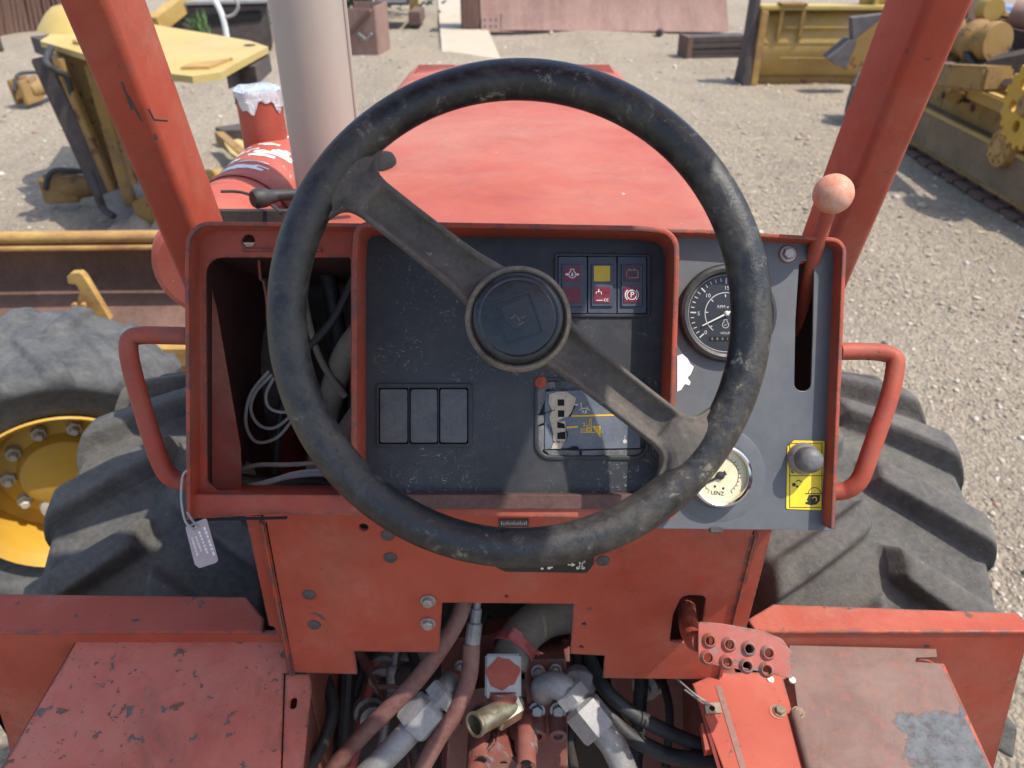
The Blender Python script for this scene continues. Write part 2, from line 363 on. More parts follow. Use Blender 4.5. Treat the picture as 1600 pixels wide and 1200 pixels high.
def plates(name, items, X, mat, parent=None):
    """several small printed or pressed shapes that make up one mark: [(outline, holes, th, z)]"""
    mb = MB()
    for ol, hs, th, z in items:
        me = plate_mesh(ol, hs, th, 0, z); mb.add([v.co[:] for v in me.vertices], [list(p.vertices) for p in me.polygons]); bpy.data.meshes.remove(me)
    return mb.build(name, mat, parent, M4=X)
def text(name, s, size, xy, X, mat, parent, z=0.0, rot=0.0, align='CENTER', th=.0002, sx=1.0):
    cu = bpy.data.curves.new('txt', 'FONT'); cu.body = s; cu.size = size; cu.align_x = align; cu.align_y = 'CENTER'; cu.extrude = th / 2
    o = bpy.data.objects.new('txt', cu); COL.objects.link(o)
    dg = bpy.context.evaluated_depsgraph_get(); me = bpy.data.meshes.new_from_object(o.evaluated_get(dg)); bpy.data.objects.remove(o); bpy.data.curves.remove(cu)
    T = Matrix.Translation((xy[0], xy[1], z)) @ Matrix.Rotation(rot, 4, 'Z') @ Matrix.Diagonal((sx, 1, 1, 1))
    return finish(name, me, mat, parent, X @ T)
def fillet(pts, r, n=6, closed=True):
    out = []; N = len(pts); rs = r if isinstance(r, (list, tuple)) else [r] * N
    for i in range(N):
        p = Vector((pts[i][0], pts[i][1]))
        if (not closed and i in (0, N - 1)) or rs[i] <= 0: out.append((p.x, p.y)); continue
        a = Vector(pts[i - 1][:2]) - p; b = Vector(pts[(i + 1) % N][:2]) - p
        la, lb = a.length, b.length; a.normalize(); b.normalize()
        cs = max(-.9999, min(.9999, a.dot(b))); half = math.acos(cs) / 2
        t = min(rs[i] / math.tan(half), la * .49, lb * .49); rr = t * math.tan(half)
        c = p + (a + b).normalized() * (rr / math.sin(half))
        v0 = p + a * t - c; v1 = p + b * t - c; a0 = math.atan2(v0.y, v0.x); da = math.atan2(v1.y, v1.x) - a0
        da = (da + math.pi) % (2 * math.pi) - math.pi
        for k in range(n + 1): th = a0 + da * k / n; out.append((c.x + rr * math.cos(th), c.y + rr * math.sin(th)))
    return out
def rrect(x0, y0, x1, y1, r=0.0):
    q = [(x0, y0), (x1, y0), (x1, y1), (x0, y1)]
    return fillet(q, r, 4) if r else q
def circ(c, r, n=24, a0=0.0): return [(c[0] + r * math.cos(a0 + 2 * math.pi * i / n), c[1] + r * math.sin(a0 + 2 * math.pi * i / n)) for i in range(n)]
def arc(c, r0, r1, a0, a1, n=16):
    A = [a0 + (a1 - a0) * i / n for i in range(n + 1)]
    return [(c[0] + r1 * math.cos(a), c[1] + r1 * math.sin(a)) for a in A] + [(c[0] + r0 * math.cos(a), c[1] + r0 * math.sin(a)) for a in reversed(A)]
def line(a, b, w):
    a, b = Vector(a), Vector(b); d = (b - a).normalized() * w / 2; n = Vector((-d.y, d.x))
    return [tuple(a - n), tuple(b - n), tuple(b + n), tuple(a + n)]
def offset(path, t):
    out = []
    for i, p in enumerate(path):
        a = Vector(path[max(0, i - 1)]); b = Vector(path[min(len(path) - 1, i + 1)]); d = (b - a).normalized()
        out.append((p[0] - d.y * t, p[1] + d.x * t))
    return out
def band(name, path, t, z0, z1, X, mat, parent, bevel=.001):
    return plate(name, path + offset(path, t)[::-1], [], z1 - z0, X, mat, parent, bevel, z1)
def axis_frame(o, z, x=None):
    z = Vector(z).normalized(); x = Vector(x) if x is not None else z.orthogonal()
    x = (x - z * x.dot(z)).normalized(); return frame(Vector(o), x, z.cross(x), z)
def empty(name, loc, label, cat, group=None):
    o = bpy.data.objects.new(name, None); o.location = loc; o.empty_display_size = .2; COL.objects.link(o)
    o['label'] = label; o['category'] = cat
    if group: o['group'] = group
    bpy.context.view_layer.update(); return o
def tag(o, label, cat, group=None, kind=None):
    if label: o['label'] = label
    if cat: o['category'] = cat
    if group: o['group'] = group
    if kind: o['kind'] = kind
    return o
def plabel(o, l): o['label'] = l; return o
def hexbolt(name, c, axis, r, h, mat, parent):
    b = MB(); hexhead(b, c, axis, r, h); return b.build(name, mat, parent)
def hexhead(mb, c, axis, r, h, washer=True):
    X = axis_frame(c, axis)
    if washer: mb.lathe([(0, 0), (r * 1.35, 0), (r * 1.35, h * .22), (r * .9, h * .25)], X, 20)
    mb.lathe([(r, h * .2), (r, h * .85), (r * .86, h), (0, h)], X, 6, a0=random.random())
    return mb

# ------------------------------------------------------------------ the setting: ground, gravel, concrete strip
def ground():
    def ax(lo, hi, st, far): 
        a = list(np.arange(lo, hi + 1e-6, st)); b = []; x = hi; d = st
        while x < far: d *= 1.5; x += d; b.append(x)
        c = []; x = lo; d = st
        while x > -far: d *= 1.5; x -= d; c.append(x)
        return np.array(c[::-1] + a + b)
    X = ax(-9, 9, .09, 320); Y = ax(0, 16, .09, 320)
    gx, gy = np.meshgrid(X, Y)
    z = np.zeros_like(gx)
    for i in range(26):
        f = 2 ** rng.uniform(-1.2, 3.3); a = rng.uniform(0, 6.28); z += .011 / (f ** .75) * np.sin(f * (gx * math.cos(a) + gy * math.sin(a)) + rng.uniform(0, 6.28))
    z *= np.clip(1 - (np.maximum(np.abs(gx), np.abs(gy - 8)) - 9) / 6, 0, 1)
    n, m = gx.shape
    v = np.stack([gx, gy, z], -1).reshape(-1, 3)
    i = np.arange(n * m).reshape(n, m); f = np.stack([i[:-1, :-1], i[:-1, 1:], i[1:, 1:], i[1:, :-1]], -1).reshape(-1, 4)
    me = bpy.data.meshes.new('ground'); me.from_pydata(v.tolist(), [], f.tolist())
    o = finish('ground', me, M['ground'], ang=180); o['kind'] = 'structure'
    return X, Y, z
GX, GY, GZ = ground()
def gz(x, y):
    return float(GZ[min(len(GY) - 1, int(np.searchsorted(GY, y))), min(len(GX) - 1, int(np.searchsorted(GX, x)))])

def scatter(name, mat, N, r0, r1, smed, smax, flatness, seed):
    g = np.random.default_rng(seed)
    r = r0 * np.exp(g.random(N) * math.log(r1 / r0)); a = g.uniform(rad(-44), rad(44), N)
    x, y = r * np.sin(a), r * np.cos(a)
    s = np.minimum(smed * np.exp(g.normal(0, .55, N)) * (.75 + r * .06), smax)
    bm = bmesh.new(); bmesh.ops.create_icosphere(bm, subdivisions=1, radius=1); bv = np.array([q.co[:] for q in bm.verts]); bf = np.array([[q.index for q in f.verts] for f in bm.faces]); bm.free()
    K = len(bv)
    d = bv[None] * (1 + g.normal(0, .22, (N, K, 1))) * np.stack([g.uniform(.7, 1.3, N), g.uniform(.7, 1.3, N), g.uniform(.5, 1, N) * flatness], -1)[:, None]
    t = g.uniform(0, 6.28, N); c, sn = np.cos(t)[:, None], np.sin(t)[:, None]
    vx = d[..., 0] * c - d[..., 1] * sn; vy = d[..., 0] * sn + d[..., 1] * c
    z = np.array([gz(p, q) for p, q in zip(x, y)])
    V = np.stack([vx * s[:, None] + x[:, None], vy * s[:, None] + y[:, None], d[..., 2] * s[:, None] + (z + s * .2 * flatness)[:, None]], -1).reshape(-1, 3)
    Fc = (bf[None] + (np.arange(N) * K)[:, None, None]).reshape(-1, 3)
    me = bpy.data.meshes.new(name); me.vertices.add(len(V)); me.vertices.foreach_set('co', V.astype(np.float32).ravel())
    me.loops.add(Fc.size); me.loops.foreach_set('vertex_index', Fc.ravel().astype(np.int32)); me.polygons.add(len(Fc)); me.polygons.foreach_set('loop_start', np.arange(0, Fc.size, 3, dtype=np.int32))
    me.update(calc_edges=True); me.materials.append(mat)
    o = link(bpy.data.objects.new(name, me)); o['kind'] = 'stuff'; o['label'] = 'loose pale gravel spread over the sandy yard'; o['category'] = 'gravel'
    return o
scatter('gravel', M['stone'], 46000, 1.6, 15, .0046, .034, .75, 3)

# concrete strip running away from the tractor
pa = [atz(692, 104), atz(786, 104), atz(742, 0), atz(728, -60), atz(672, -60), atz(684, 0)]
o = MB().prism([(p.x, p.y, .0) for p in pa], (0, 0, .028)).build('path', M['concrete']); o['kind'] = 'structure'

# ================================================================== THE TRACTOR
TR = empty('trencher', (0, 1.3, 0), 'orange ride-on trencher tractor with black steering wheel and worn instrument dash', 'tractor')

# ---------------- bonnet
def hood():
    hw = .335
    sec = [(-hw, -.50), (-hw, -.06)] + [(-hw + .055 - .055 * math.cos(a), -.06 + .06 * math.sin(a)) for a in (rad(22), rad(45), rad(68), rad(90))]
    sec += [(-.12, .006), (.12, .006)] + [(-x, z) for x, z in sec[::-1]]
    ys = [(.86, H - .357), (1.4, H - .376), (2.0, H - .400), (2.50, H - .420), (2.55, H - .426), (2.565, H - .440)]
    vs = []; fs = []; n = len(sec)
    for k, (y, z) in enumerate(ys):
        sc = 1 if k < 4 else (.992 if k == 4 else .975)
        vs += [(x * sc + .006, y, z + dz) for x, dz in sec]
    for k in range(len(ys) - 1):
        for i in range(n - 1): fs.append((k * n + i, k * n + i + 1, (k + 1) * n + i + 1, (k + 1) * n + i))
    fs.append(tuple((len(ys) - 1) * n + i for i in range(n)))
    me = MB().add(vs, fs).build('hood', M['hood'], TR, 50)
    return me
HOOD = hood()
for sx in (-1, 1):
    x0 = .006 + sx * .235; y0 = 2.37
    m = MB()
    for k in range(5): m.box((x0 - .055, y0 + k * .028, H - .424), (x0 + .055, y0 + .014 + k * .028, H - .4135))
    m.build('vent', M['red'], HOOD)
q = atz(600, 259, H - .372)
MB().lathe([(.024, -.006), (.024, .006), (.020, .014), (.010, .020), (0, .021)], Matrix.Translation((q.x, q.y, H - .372)) @ Matrix.Diagonal((.85, 1.9, 1, 1)), 28).build('rubber_bumper', M['hole'], HOOD)
# side and chassis under the bonnet
m = MB().box((-.27, .98, .40), (.28, 2.5, .98)).build('engine_block', M['grime'], TR)
m = MB().box((-.20, .8, .42), (.21, 2.7, .60)).box((-.62, 1.08, .42), (.63, 1.26, .58)).build('axle', M['grime'], TR)

# ---------------- exhaust stack
ex = atz(505, 215, H - .40); exx, exy = -.311, 1.30
EXH = MB().lathe([(.058, H - .62), (.058, H + .25), (.054, H + .25), (.054, H - .6)], Matrix.Translation((exx, exy, 0)), 40).build('exhaust_pipe', M['exhaust'], TR)
MB().tube([(exx + .0575, exy - .012, H - .6), (exx + .0575, exy - .012, H + .24)], .0035, 8, 0).build('weld_seam', M['exhaust'], EXH)
MB().lathe([(.075, H - .47), (.075, H - .44), (.0585, H - .43)], Matrix.Translation((exx, exy, 0)), 40).build('exhaust_collar', M['rust'], EXH)

# ---------------- air cleaner lying beside the bonnet
ax_, az_ = -.478, H - .482
X = axis_frame((ax_, 1.10, az_), (0, 1, 0), (0, 0, 1))
R = .086
AC = MB().lathe([(0, .0), (R * .80, .0), (R * .93, .006), (R, .022), (R, .17), (R * 1.02, .172), (R * 1.02, .186), (R, .188), (R, .52), (R * .95, .55), (R * .8, .57), (0, .575)], X, 56).build('air_cleaner', M['red_flake'], TR, 25)
MB().lathe([(R * 1.035, .205), (R * 1.05, .208), (R * 1.05, .222), (R * 1.035, .225)], X, 56).build('clamp_band', M['red_flake'], AC)
# flaked-off patches of primer on the top
its = []
for i in range(26):
    mb = MB()
    t = random.uniform(-.95, .55); L = random.uniform(.008, .034) * (1 if i % 3 else 1.4); y0 = random.uniform(.24, .50); w = random.uniform(.006, .024)
    rows = []
    for q in range(6):
        f = q / 5; wy = w * (.45 + .55 * math.sin(math.pi * (.15 + .7 * f))) * random.uniform(.45, 1.35)
        ang = t + (f - .5) * L / R * 1.6
        for yy in (-wy / 2 * random.uniform(.6, 1.4), wy / 2 * random.uniform(.6, 1.4)):
            rows.append(Vector((ax_ + math.sin(ang) * (R + .0009), 1.10 + y0 + yy, az_ + math.cos(ang) * (R + .0009))))
    mb.add(rows, [(2 * q, 2 * q + 1, 2 * q + 3, 2 * q + 2) for q in range(5)])
    mb.build('bare_patch', M['paper'], AC)
def latch(y, a):
    c = Vector((ax_ + math.sin(a) * R, y, az_ + math.cos(a) * R)); X = axis_frame(c, (math.sin(a), 0, math.cos(a)), (0, 1, 0))
    m = MB().box((-.02, -.012, 0), (.02, .012, .010), X, .003).box((-.012, -.016, .008), (.0, .016, .022), X, .003)
    m.tube([X @ Vector((-.03, .0, .004)), X @ Vector((0, 0, .026)), X @ Vector((.032, 0, .006))], .0045, 8, 4)
    m.build('latch', M['red_top'], AC)
latch(1.31, -.75); latch(1.60, -.55)
icx, icy = -.497, 1.575
X = Matrix.Translation((icx, icy, 0)); zt = H - .302
IN = MB().lathe([(.040, H - .43), (.044, H - .42), (.043, zt - .004), (.038, zt - .004)], X, 36).build('intake_stub', M['red_flake'], AC)
vs = [(icx, icy, zt + .002)]; fs = []; ns = 48
for k in range(3):
    for j in range(ns):
        a = 2 * math.pi * j / ns
        r = (.040, .0462, .0455)[k] * (1 + .012 * math.sin(9 * a + k)); z = (zt + .001 + .0012 * math.sin(5 * a), zt - .003, zt - .030 - .012 * math.sin(4.3 * a + 1) - .006 * math.sin(11 * a))[k]
        vs.append((icx + r * math.cos(a), icy + r * math.sin(a), z))
for j in range(ns):
    k = (j + 1) % ns; fs.append((0, 1 + j, 1 + k))
    for q in range(2): fs.append((1 + q * ns + j, 1 + (q + 1) * ns + j, 1 + (q + 1) * ns + k, 1 + q * ns + k))
plabel(MB().add(vs, fs).build('foil_cap', M['foil'], AC, 40), 'crumpled silver foil taped over the intake')
# black control rod with boot ahead of the dash, and bent wires
p = [dep(404, 310, .98), dep(440, 305, 1.0), dep(560, 300, 1.02)]
CR = MB().tube(p, .0075, 14, 3).build('control_rod', M['black'], TR)
d_ = (p[0] - p[1]).normalized(); MB().lathe([(0, 0), (.010, .0), (.0125, .004), (.0125, .016), (.009, .024), (.009, .03)], axis_frame(p[0] + d_ * .008, -d_), 18).build('rod_boot', M['black'], CR)
MB().tube([dep(345, 299, 1.08), dep(380, 301, 1.08), dep(420, 318, 1.05), dep(440, 334, 1.02)], .0022, 8).build('wire', M['black'], TR)

# ---------------- front wheels (tyre with moulded lugs)
def tyre_mesh(name, R, w, rr, nl, lh, na=540, nt=56, lugw=.36, skew=.75, sgn=1):
    # section angle t from -1..1 across the tread then down each side wall
    sec = []
    for i in range(nt + 1):
        q = -1 + 2 * i / nt; a = abs(q); s = 1 if q >= 0 else -1
        if a < .52: x = w * .96 * a / .52; r = R - lh - .014 * (a / .52) ** 2
        else:
            f = (a - .52) / .48
            x = w * (.96 + .10 * math.sin(min(1, f * 1.6) * math.pi) - .12 * f * f); r = (R - lh - .014) * (1 - f) + rr * f + .010 * math.sin(f * math.pi)
        sec.append((s * x, r, s, a / .52))
    vs = []
    for j in range(na):
        th0 = 2 * math.pi * j / na
        for x, r, s, t in sec:
            g_ = skew * min(t, 1.25) ** .9
            th = th0 - g_ / nl * 2 * math.pi           # grid lines run along the lugs
            h = 0.0
            if t < 1.45:
                ph = (th0 / (2 * math.pi) * nl + (0.5 if s < 0 else 0)) % 1.0 - .5
                wd = lugw * .5 * (.5 + .07 * t) * 1.15
                e = 1 / (1 + math.exp(max(-60, min(60, (abs(ph) - wd) * 75))))
                inn = 1 / (1 + math.exp(max(-60, min(60, -(t - .07) * 80)))); outr = 1 / (1 + math.exp(max(-60, min(60, (t - 1.30) * 36))))
                h = lh * e * inn * outr * (1 - .10 * math.sin(7.3 * th0 + 2 * t) ** 2)
            rr_ = r + h
            vs.append((x, rr_ * math.cos(th), rr_ * math.sin(th)))
    n = nt + 1; fs = [(j * n + i, j * n + i + 1, ((j + 1) % na) * n + i + 1, ((j + 1) % na) * n + i) for j in range(na) for i in range(nt)]
    me = bpy.data.meshes.new(name); me.from_pydata(vs, [], fs)
    return me
def rim_mb(rr, w, X, dish=.5):
    return MB().lathe([(rr + .012, w), (rr + .020, w - .004), (rr + .018, w - .014), (rr - .005, w - .022), (rr - .022, w - .07), (rr - .03, w * dish), (rr * .60, w * dish - .012), (rr * .52, w * dish + .02), (rr * .30, w * dish + .022), (rr * .28, w * dish + .055), (0, w * dish + .055)], X, 64)
tm = tyre_mesh('tyre', .520, .186, .24, 19, .044, 760, 80, .60, -.75)
tm.polygons.foreach_set('use_smooth', [True] * len(tm.polygons)); tm.materials.append(M['tyre'])
for sx in (-1, 1):
    c = Vector((.006 + sx * .592, 1.17, .5))
    T = link(bpy.data.objects.new('front_wheel', tm), TR)       # the tyre is the wheel's own mesh
    T.matrix_basis = TR.matrix_world.inverted() @ TR.matrix_world @ (Matrix.Translation(c) @ (Matrix.Rotation(rad(4 if sx < 0 else 0), 4, 'X')))
    T.scale = (1, 1, 1)
    rm = rim_mb(.24, .17, axis_frame(c, (sx, 0, 0))); r_ = rm.build('rim', M['red_dark'])
    r_.parent = T; r_.matrix_parent_inverse = T.matrix_basis.inverted()

# ---------------- roll-over posts, and an unseen roof added for shade
ld = Vector((0, math.cos(rad(72.6)), -math.sin(rad(72.6))))      # downwards along the post
for sx in (-1, 1):
    top = Vector((sx * .412 + .004, .724, H + .34)); L = .98
    o_ = frame(top, Vector((1, 0, 0)), Vector((0, -ld.z, ld.y)) * -1, ld)
    ol = rrect(-.0235, -.045, .0235, .045, .010)
    me = plate_mesh(ol, [], L, .0, L); P = finish('roll_post', me, M['red'], TR, o_, 60)
MB().box((-.43, .08, H + .35), (.43, .735, H + .385), None, .012).build("shade_roof", M['red'], TR)  # added out-of-view roof, sized to put the left floor in shade
ps = [c for c in TR.children if c.name.startswith('roll_post')][0]
for a_, b_ in (((190, 128), (206, 172)), ((200, 150), (222, 190)), ((232, 170), (240, 186)), ((240, 187), (262, 189))):
    fp0 = Vector((-.43, .724, H + .34)); nrm = Vector((0, ld.z, -ld.y)).normalized()
    if nrm.y > 0: nrm = -nrm
    pf = fp0 + nrm * .0452
    def onp(x, y): r = ray(x, y); return CAM + r * ((pf - CAM).dot(nrm) / r.dot(nrm))
    MB().beam(onp(*a_), onp(*b_), .0022, .0007, nrm).build('scuff_mark', M['plug'], ps)
# windscreen seal groove along the left post
MB().beam(Vector((-.3935, .6805, H + .33)), Vector((-.3935, .6805, H + .33)) + ld * .30, .004, .003).build('post_seam', M['black'], TR)

# ---------------- dash shell
def D(pts): return dl(pts, .02)
lip = D([(291, 812), (288, 420), (291, 345), (600, 349), (1100, 358), (1324, 372), (1322, 420), (1305, 827)])
lip = fillet(lip, [0, 0, .037, 0, 0, .034, 0, 0], 8, False)
SH = band('dash_shell', lip[::-1], .0042, -.07, .02, MD, M['red'], TR, .0012)
# lower shelf of the left compartment and the cross rail under the console
sh = dl([(296, 808), (300, 795), (1005, 795), (1030, 822), (640, 810)], .03)
def slab(name, p, hz0, hz1, mat, parent, bevel=.0015):
    return plate(name, p, [], hz1 - hz0, MD, mat, parent, bevel, hz1)
m = MB()
a0 = [d3(296, 806, .028), d3(640, 806, .028), d3(1040, 806, .028)]
slab('bottom_rail', dl([(292, 772), (1060, 776), (1060, 800), (1050, 812), (640, 805), (420, 804), (292, 812)], .012), -.06, .012, M['red'], SH)
# left compartment facing with opening and notch
outer = dl([(300, 356), (552, 356), (552, 796), (300, 796)], -.004)
op = [(321, 402), (548, 402), (548, 775), (523, 771), (500, 783), (455, 785), (428, 770), (338, 766), (323, 752)]
opn = fillet(dl(op, -.004), [.016, .003, .001, .012, .012, .012, .012, .006, .006], 5)
FA = plate('compartment_face', outer, [opn, circ(d2(388, 376, -.004), .0063, 20)], .004, MD, M['red'], TR, .0008, -.004)
MB().beam(d3(379, 391, -.001), d3(503, 391, -.001), .002, .006, -FWD, .0006).build('sunlight_strip', M['red_top'], FA)  # thin pale strip imitating a sliver of sunlight on the flange
MB().beam(d3(305, 812, .0215), d3(448, 809, .0215), .002, .006, -FWD).build('slot', M['hole'], SH)
M['wall_dark'] = worn('dark red inner wall', (.022, .007, .006), (.075, .018, .013), 14, .85, bump=.3, bd=.002)  # darker red than the shell, for the inside walls
# compartment walls going back
def quadwall(name, a, b, depth0, depth1, mat, parent, th=.003):
    p = [d3(*a, depth0), d3(*b, depth0), d3(*b, depth0) - (-FWD) * (depth0 - depth1), d3(*a, depth0) - (-FWD) * (depth0 - depth1)]
    n = (p[1] - p[0]).cross(p[2] - p[1]).normalized()
    return MB().prism(p, n * th).build(name, mat, parent)
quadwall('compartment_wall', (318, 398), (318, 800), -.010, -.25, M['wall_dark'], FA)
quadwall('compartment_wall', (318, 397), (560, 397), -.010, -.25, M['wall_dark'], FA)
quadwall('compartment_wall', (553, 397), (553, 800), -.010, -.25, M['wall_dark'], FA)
# slanting inner gusset with scraped edge
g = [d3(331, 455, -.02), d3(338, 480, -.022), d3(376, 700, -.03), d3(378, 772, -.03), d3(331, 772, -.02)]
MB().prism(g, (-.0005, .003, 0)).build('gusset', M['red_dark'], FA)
p = [dep(300, 330, 1.06), dep(600, 330, 1.06), dep(600, 640, 1.14), dep(300, 640, 1.14)]
MB().prism(p, (0, .01, 0)).build('fire_wall', M['grime'], TR)
MB().tube([dep(392, 380, .96), dep(398, 440, .97), dep(418, 510, .98), dep(430, 560, .97), dep(405, 640, .98), dep(400, 720, 1.0), dep(420, 800, 1.05)], [.028, .030, .026, .034, .032, .028, .03], 16).build('intake_hose', worn('grimy grey intake hose', (.04, .034, .03), (.14, .12, .10), 25, .85, bump=.6, bd=.003), TR)
MB().tube([dep(505, 400, .93), dep(520, 470, .93), dep(533, 560, .95), dep(530, 660, 1.0)], .010, 12).build('hose', M['black'], TR)
MB().tube([dep(590, 490, .88), dep(545, 545, .89), dep(520, 610, .92), dep(505, 690, .97), dep(490, 760, 1.02)], .015, 16).build('hose', M['hose_tan'], TR)
MB().tube([dep(600, 600, .90), dep(560, 650, .92), dep(530, 700, .96), dep(515, 770, 1.0)], .014, 16).build('hose', M['hose_tan'], TR)
MB().tube([d3(404, 400, -.05), d3(407, 437, -.055), d3(412, 440, -.055), d3(420, 493, -.06), d3(416, 497, -.058)], .0016, 8, 2).build('bent_rod', M['red_top'], FA)
for q in ([(420, 580), (392, 615), (384, 660), (400, 690), (432, 684), (458, 655)], [(425, 585), (400, 612), (392, 640), (405, 664), (430, 668), (460, 645)], [(428, 590), (416, 615), (420, 636), (440, 644), (470, 640)]):
    MB().tube([d3(x, y, -.09 - .004 * i) for i, (x, y) in enumerate(q)], .0019, 8).build('wire_coil', M['wire'], TR)
for q in ([(360, 740), (400, 727), (450, 726), (520, 722)], [(365, 765), (420, 752), (470, 738), (540, 734)], [(380, 770), (440, 748), (500, 741), (560, 742)]):
    MB().tube([d3(x, y, -.06) for x, y in q], .0026, 8).build('loose_wire', M['hose_tan'] if q[0][0] == 360 else M['wire'], TR)

for q, r_, mt in (([(330, 430), (345, 520), (352, 620), (375, 720), (430, 760)], .0055, 'black'), ([(560, 420), (520, 500), (470, 560), (440, 640), (430, 740)], .005, 'black'), ([(470, 400), (478, 480), (500, 560), (540, 620)], .004, 'hose_tan'),
        ([(350, 742), (410, 752), (480, 752), (540, 758)], .006, 'black'), ([(345, 758), (400, 766), (470, 764), (545, 768)], .0045, 'hose_tan'), ([(370, 700), (380, 740), (420, 770), (470, 775)], .003, 'wire')):
    MB().tube([d3(x, y, -.10 - .012 * i) for i, (x, y) in enumerate(q)], r_, 10, 8).build('cable', M[mt], TR)
for x, y, s_ in ((350, 700, .020), (372, 745, .024), (410, 765, .018)):
    MB().lathe([(0, .5), (.5, .42), (.9, .1), (.8, -.3), (0, -.5)], Matrix.Translation(d3(x, y, -.12)) @ Matrix.Rotation(.5, 4, 'X') @ Matrix.Scale(s_, 4), 9).build('dirt_clod', M['hose_tan'], TR)
# grab handles at both sides
def handle(pts, r): return MB().tube(pts, r, 20, 8).build('grab_handle', M['red'], TR)
handle([d3(296, 525, -.01), d3(250, 524, -.01), d3(222, 524, -.008), d3(204, 529, -.005), d3(201, 548, -.003), d3(208, 585, 0), d3(228, 655, 0), d3(248, 715, -.003), d3(262, 741, -.006), d3(278, 750, -.01), d3(298, 752, -.012)], .0090)
handle([d3(1312, 549, -.01), d3(1350, 549, -.01), d3(1378, 551, -.008), d3(1397, 559, -.005), d3(1398, 580, -.003), d3(1388, 625, 0), d3(1362, 700, 0), d3(1346, 744, -.003), d3(1333, 760, -.006), d3(1318, 767, -.01), d3(1296, 769, -.012)], .0088)

# ---------------- grey instrument panel on the right
gp = fillet(dl([(1044, 366), (1318, 377), (1318, 420), (1302, 829), (1020, 826)]), [0, .03, 0, 0, 0], 8)
slot = fillet(dl([(1249, 408), (1272, 408), (1270, 520), (1267, 612), (1241, 610), (1243, 500)]), [.004, .004, 0, .0075, .0075, 0], 5)
GP = plate('instrument_panel', gp, [slot, circ(d2(1135, 490), .041, 40), circ(d2(1122, 740), .027, 32)], .003, MD, M['grey_panel'], TR, .0006, 0)
quadwall('slot_shadow_box', (1235, 400), (1235, 625), -.006, -.09, M['wall_dark'], GP)
quadwall('slot_shadow_box', (1282, 400), (1282, 625), -.006, -.09, M['wall_dark'], GP)
MB().box((*d2(1030, 840), -.25), (*d2(1310, 380), -.22), MD).build('panel_backing', M['grime'], GP)
b = MB(); hexhead(b, d3(1231, 397, 0), -FWD, .0058, .006); b.build('bolt', M['bolt'], GP)
MB().lathe([(0.0065, 0), (.0092, .0), (.009, .0012), (.0065, .0014)], axis_frame(d3(1231, 397, 0), -FWD), 24).build('washer', M['red'], GP)
lab = [(1058, 556), (1066, 553), (1074, 560), (1079, 569), (1084, 573), (1079, 585), (1074, 590), (1079, 597), (1077, 602), (1070, 600), (1064, 609), (1058, 612)]
plabel(plate('label_remnant', dl(lab), [], .0004, MD, M['paper'], GP, 0, .0007), 'torn white paper label')
b = MB(); b.box((*d2(1108, 832), -.004), (*d2(1128, 824), .004), MD, .001); b.build('catch', M['plug'], GP)

# tachometer
TC = d2(1135, 490); XT = MD @ Matrix.Translation((TC[0], TC[1], 0))
TA = MB().lathe([(.0475, -.002), (.0485, .004), (.0465, .009), (.0435, .0105), (.0405, .009), (.0385, .002), (.0385, -.03)], XT, 72).build('tachometer', M['trim'], TR, 40)
plate('dial', circ((0, 0), .0387, 64), [], .001, XT, M['dial'], TA, 0, -.001)
MB().lathe([(.0388, .0008), (.0382, .0016), (.0374, .0008)], XT, 64).build('inner_ring', M['zinc'], TA)
its = []
PXT = D0 / FPX
for k in range(0, 31):
    a = rad(222 - 9 * k * (264 / 270.)); big = k % 5 == 0
    r1 = 56 * PXT; r0 = (47 if big else 50.5) * PXT
    its.append((line((r0 * math.cos(a), r0 * math.sin(a)), (r1 * math.cos(a), r1 * math.sin(a)), (2.1 if big else 1.3) * PXT), [], .0002, -.0007))
its.append((arc((0, 0), 32.4 * PXT, 33.6 * PXT, rad(232), rad(-50), 60), [], .0002, -.0007))
for dx, dy in ((-20, 19), (-1, 26), (-28, 2), (-22, -19)): its.append((line((dx * PXT, dy * PXT), (dx * PXT * 1.16, dy * PXT * 1.16), 1.6 * PXT), [], .0002, -.0007))
# engine outline symbol
e0 = (-1 * PXT, -17.5 * PXT)
its.append((arc(e0, 4.4 * PXT, 5.3 * PXT, rad(118), rad(422), 26), [], .0002, -.0007))
its.append((line((e0[0] - 2.4 * PXT, e0[1] + 4.6 * PXT), (e0[0] - 2.4 * PXT, e0[1] + 7.5 * PXT), .9 * PXT), [], .0002, -.0007)); its.append((line((e0[0] + 2.4 * PXT, e0[1] + 4.6 * PXT), (e0[0] + 2.4 * PXT, e0[1] + 7.5 * PXT), .9 * PXT), [], .0002, -.0007)); its.append((line((e0[0] - 2.9 * PXT, e0[1] + 8 * PXT), (e0[0] + 2.9 * PXT, e0[1] + 8 * PXT), .9 * PXT), [], .0002, -.0007))
its.append((line((e0[0] - 2.4 * PXT, e0[1] - .8 * PXT), (e0[0] + 2.4 * PXT, e0[1] + .8 * PXT), .9 * PXT), [], .0002, -.0007))
plates('dial_markings', its, XT, M['dial_print'], TA)
for s_, dx, dy in (('0', -32, -29.5), ('5', -43, 0), ('10', -28.5, 28), ('15', 1, 40), ('20', 30, 28), ('25', 43, 0), ('30', 31, -29)):
    text('dial_numeral', s_, 8.6 * PXT, (dx * PXT, dy * PXT), XT, M['dial_print'], TA, -.0007)
text('dial_lettering', 'RPM x 100', 6.8 * PXT, (1 * PXT, 10.6 * PXT), XT, M['dial_print'], TA, -.0007)
text('dial_lettering', 'HOURS', 5.4 * PXT, (0, -30.5 * PXT), XT, M['dial_print'], TA, -.0007)
plate('hour_counter', rrect(-27 * PXT, -43 * PXT, 24 * PXT, -36 * PXT, .0006), [], .0003, XT, M['hole'], TA, 0, -.0006)
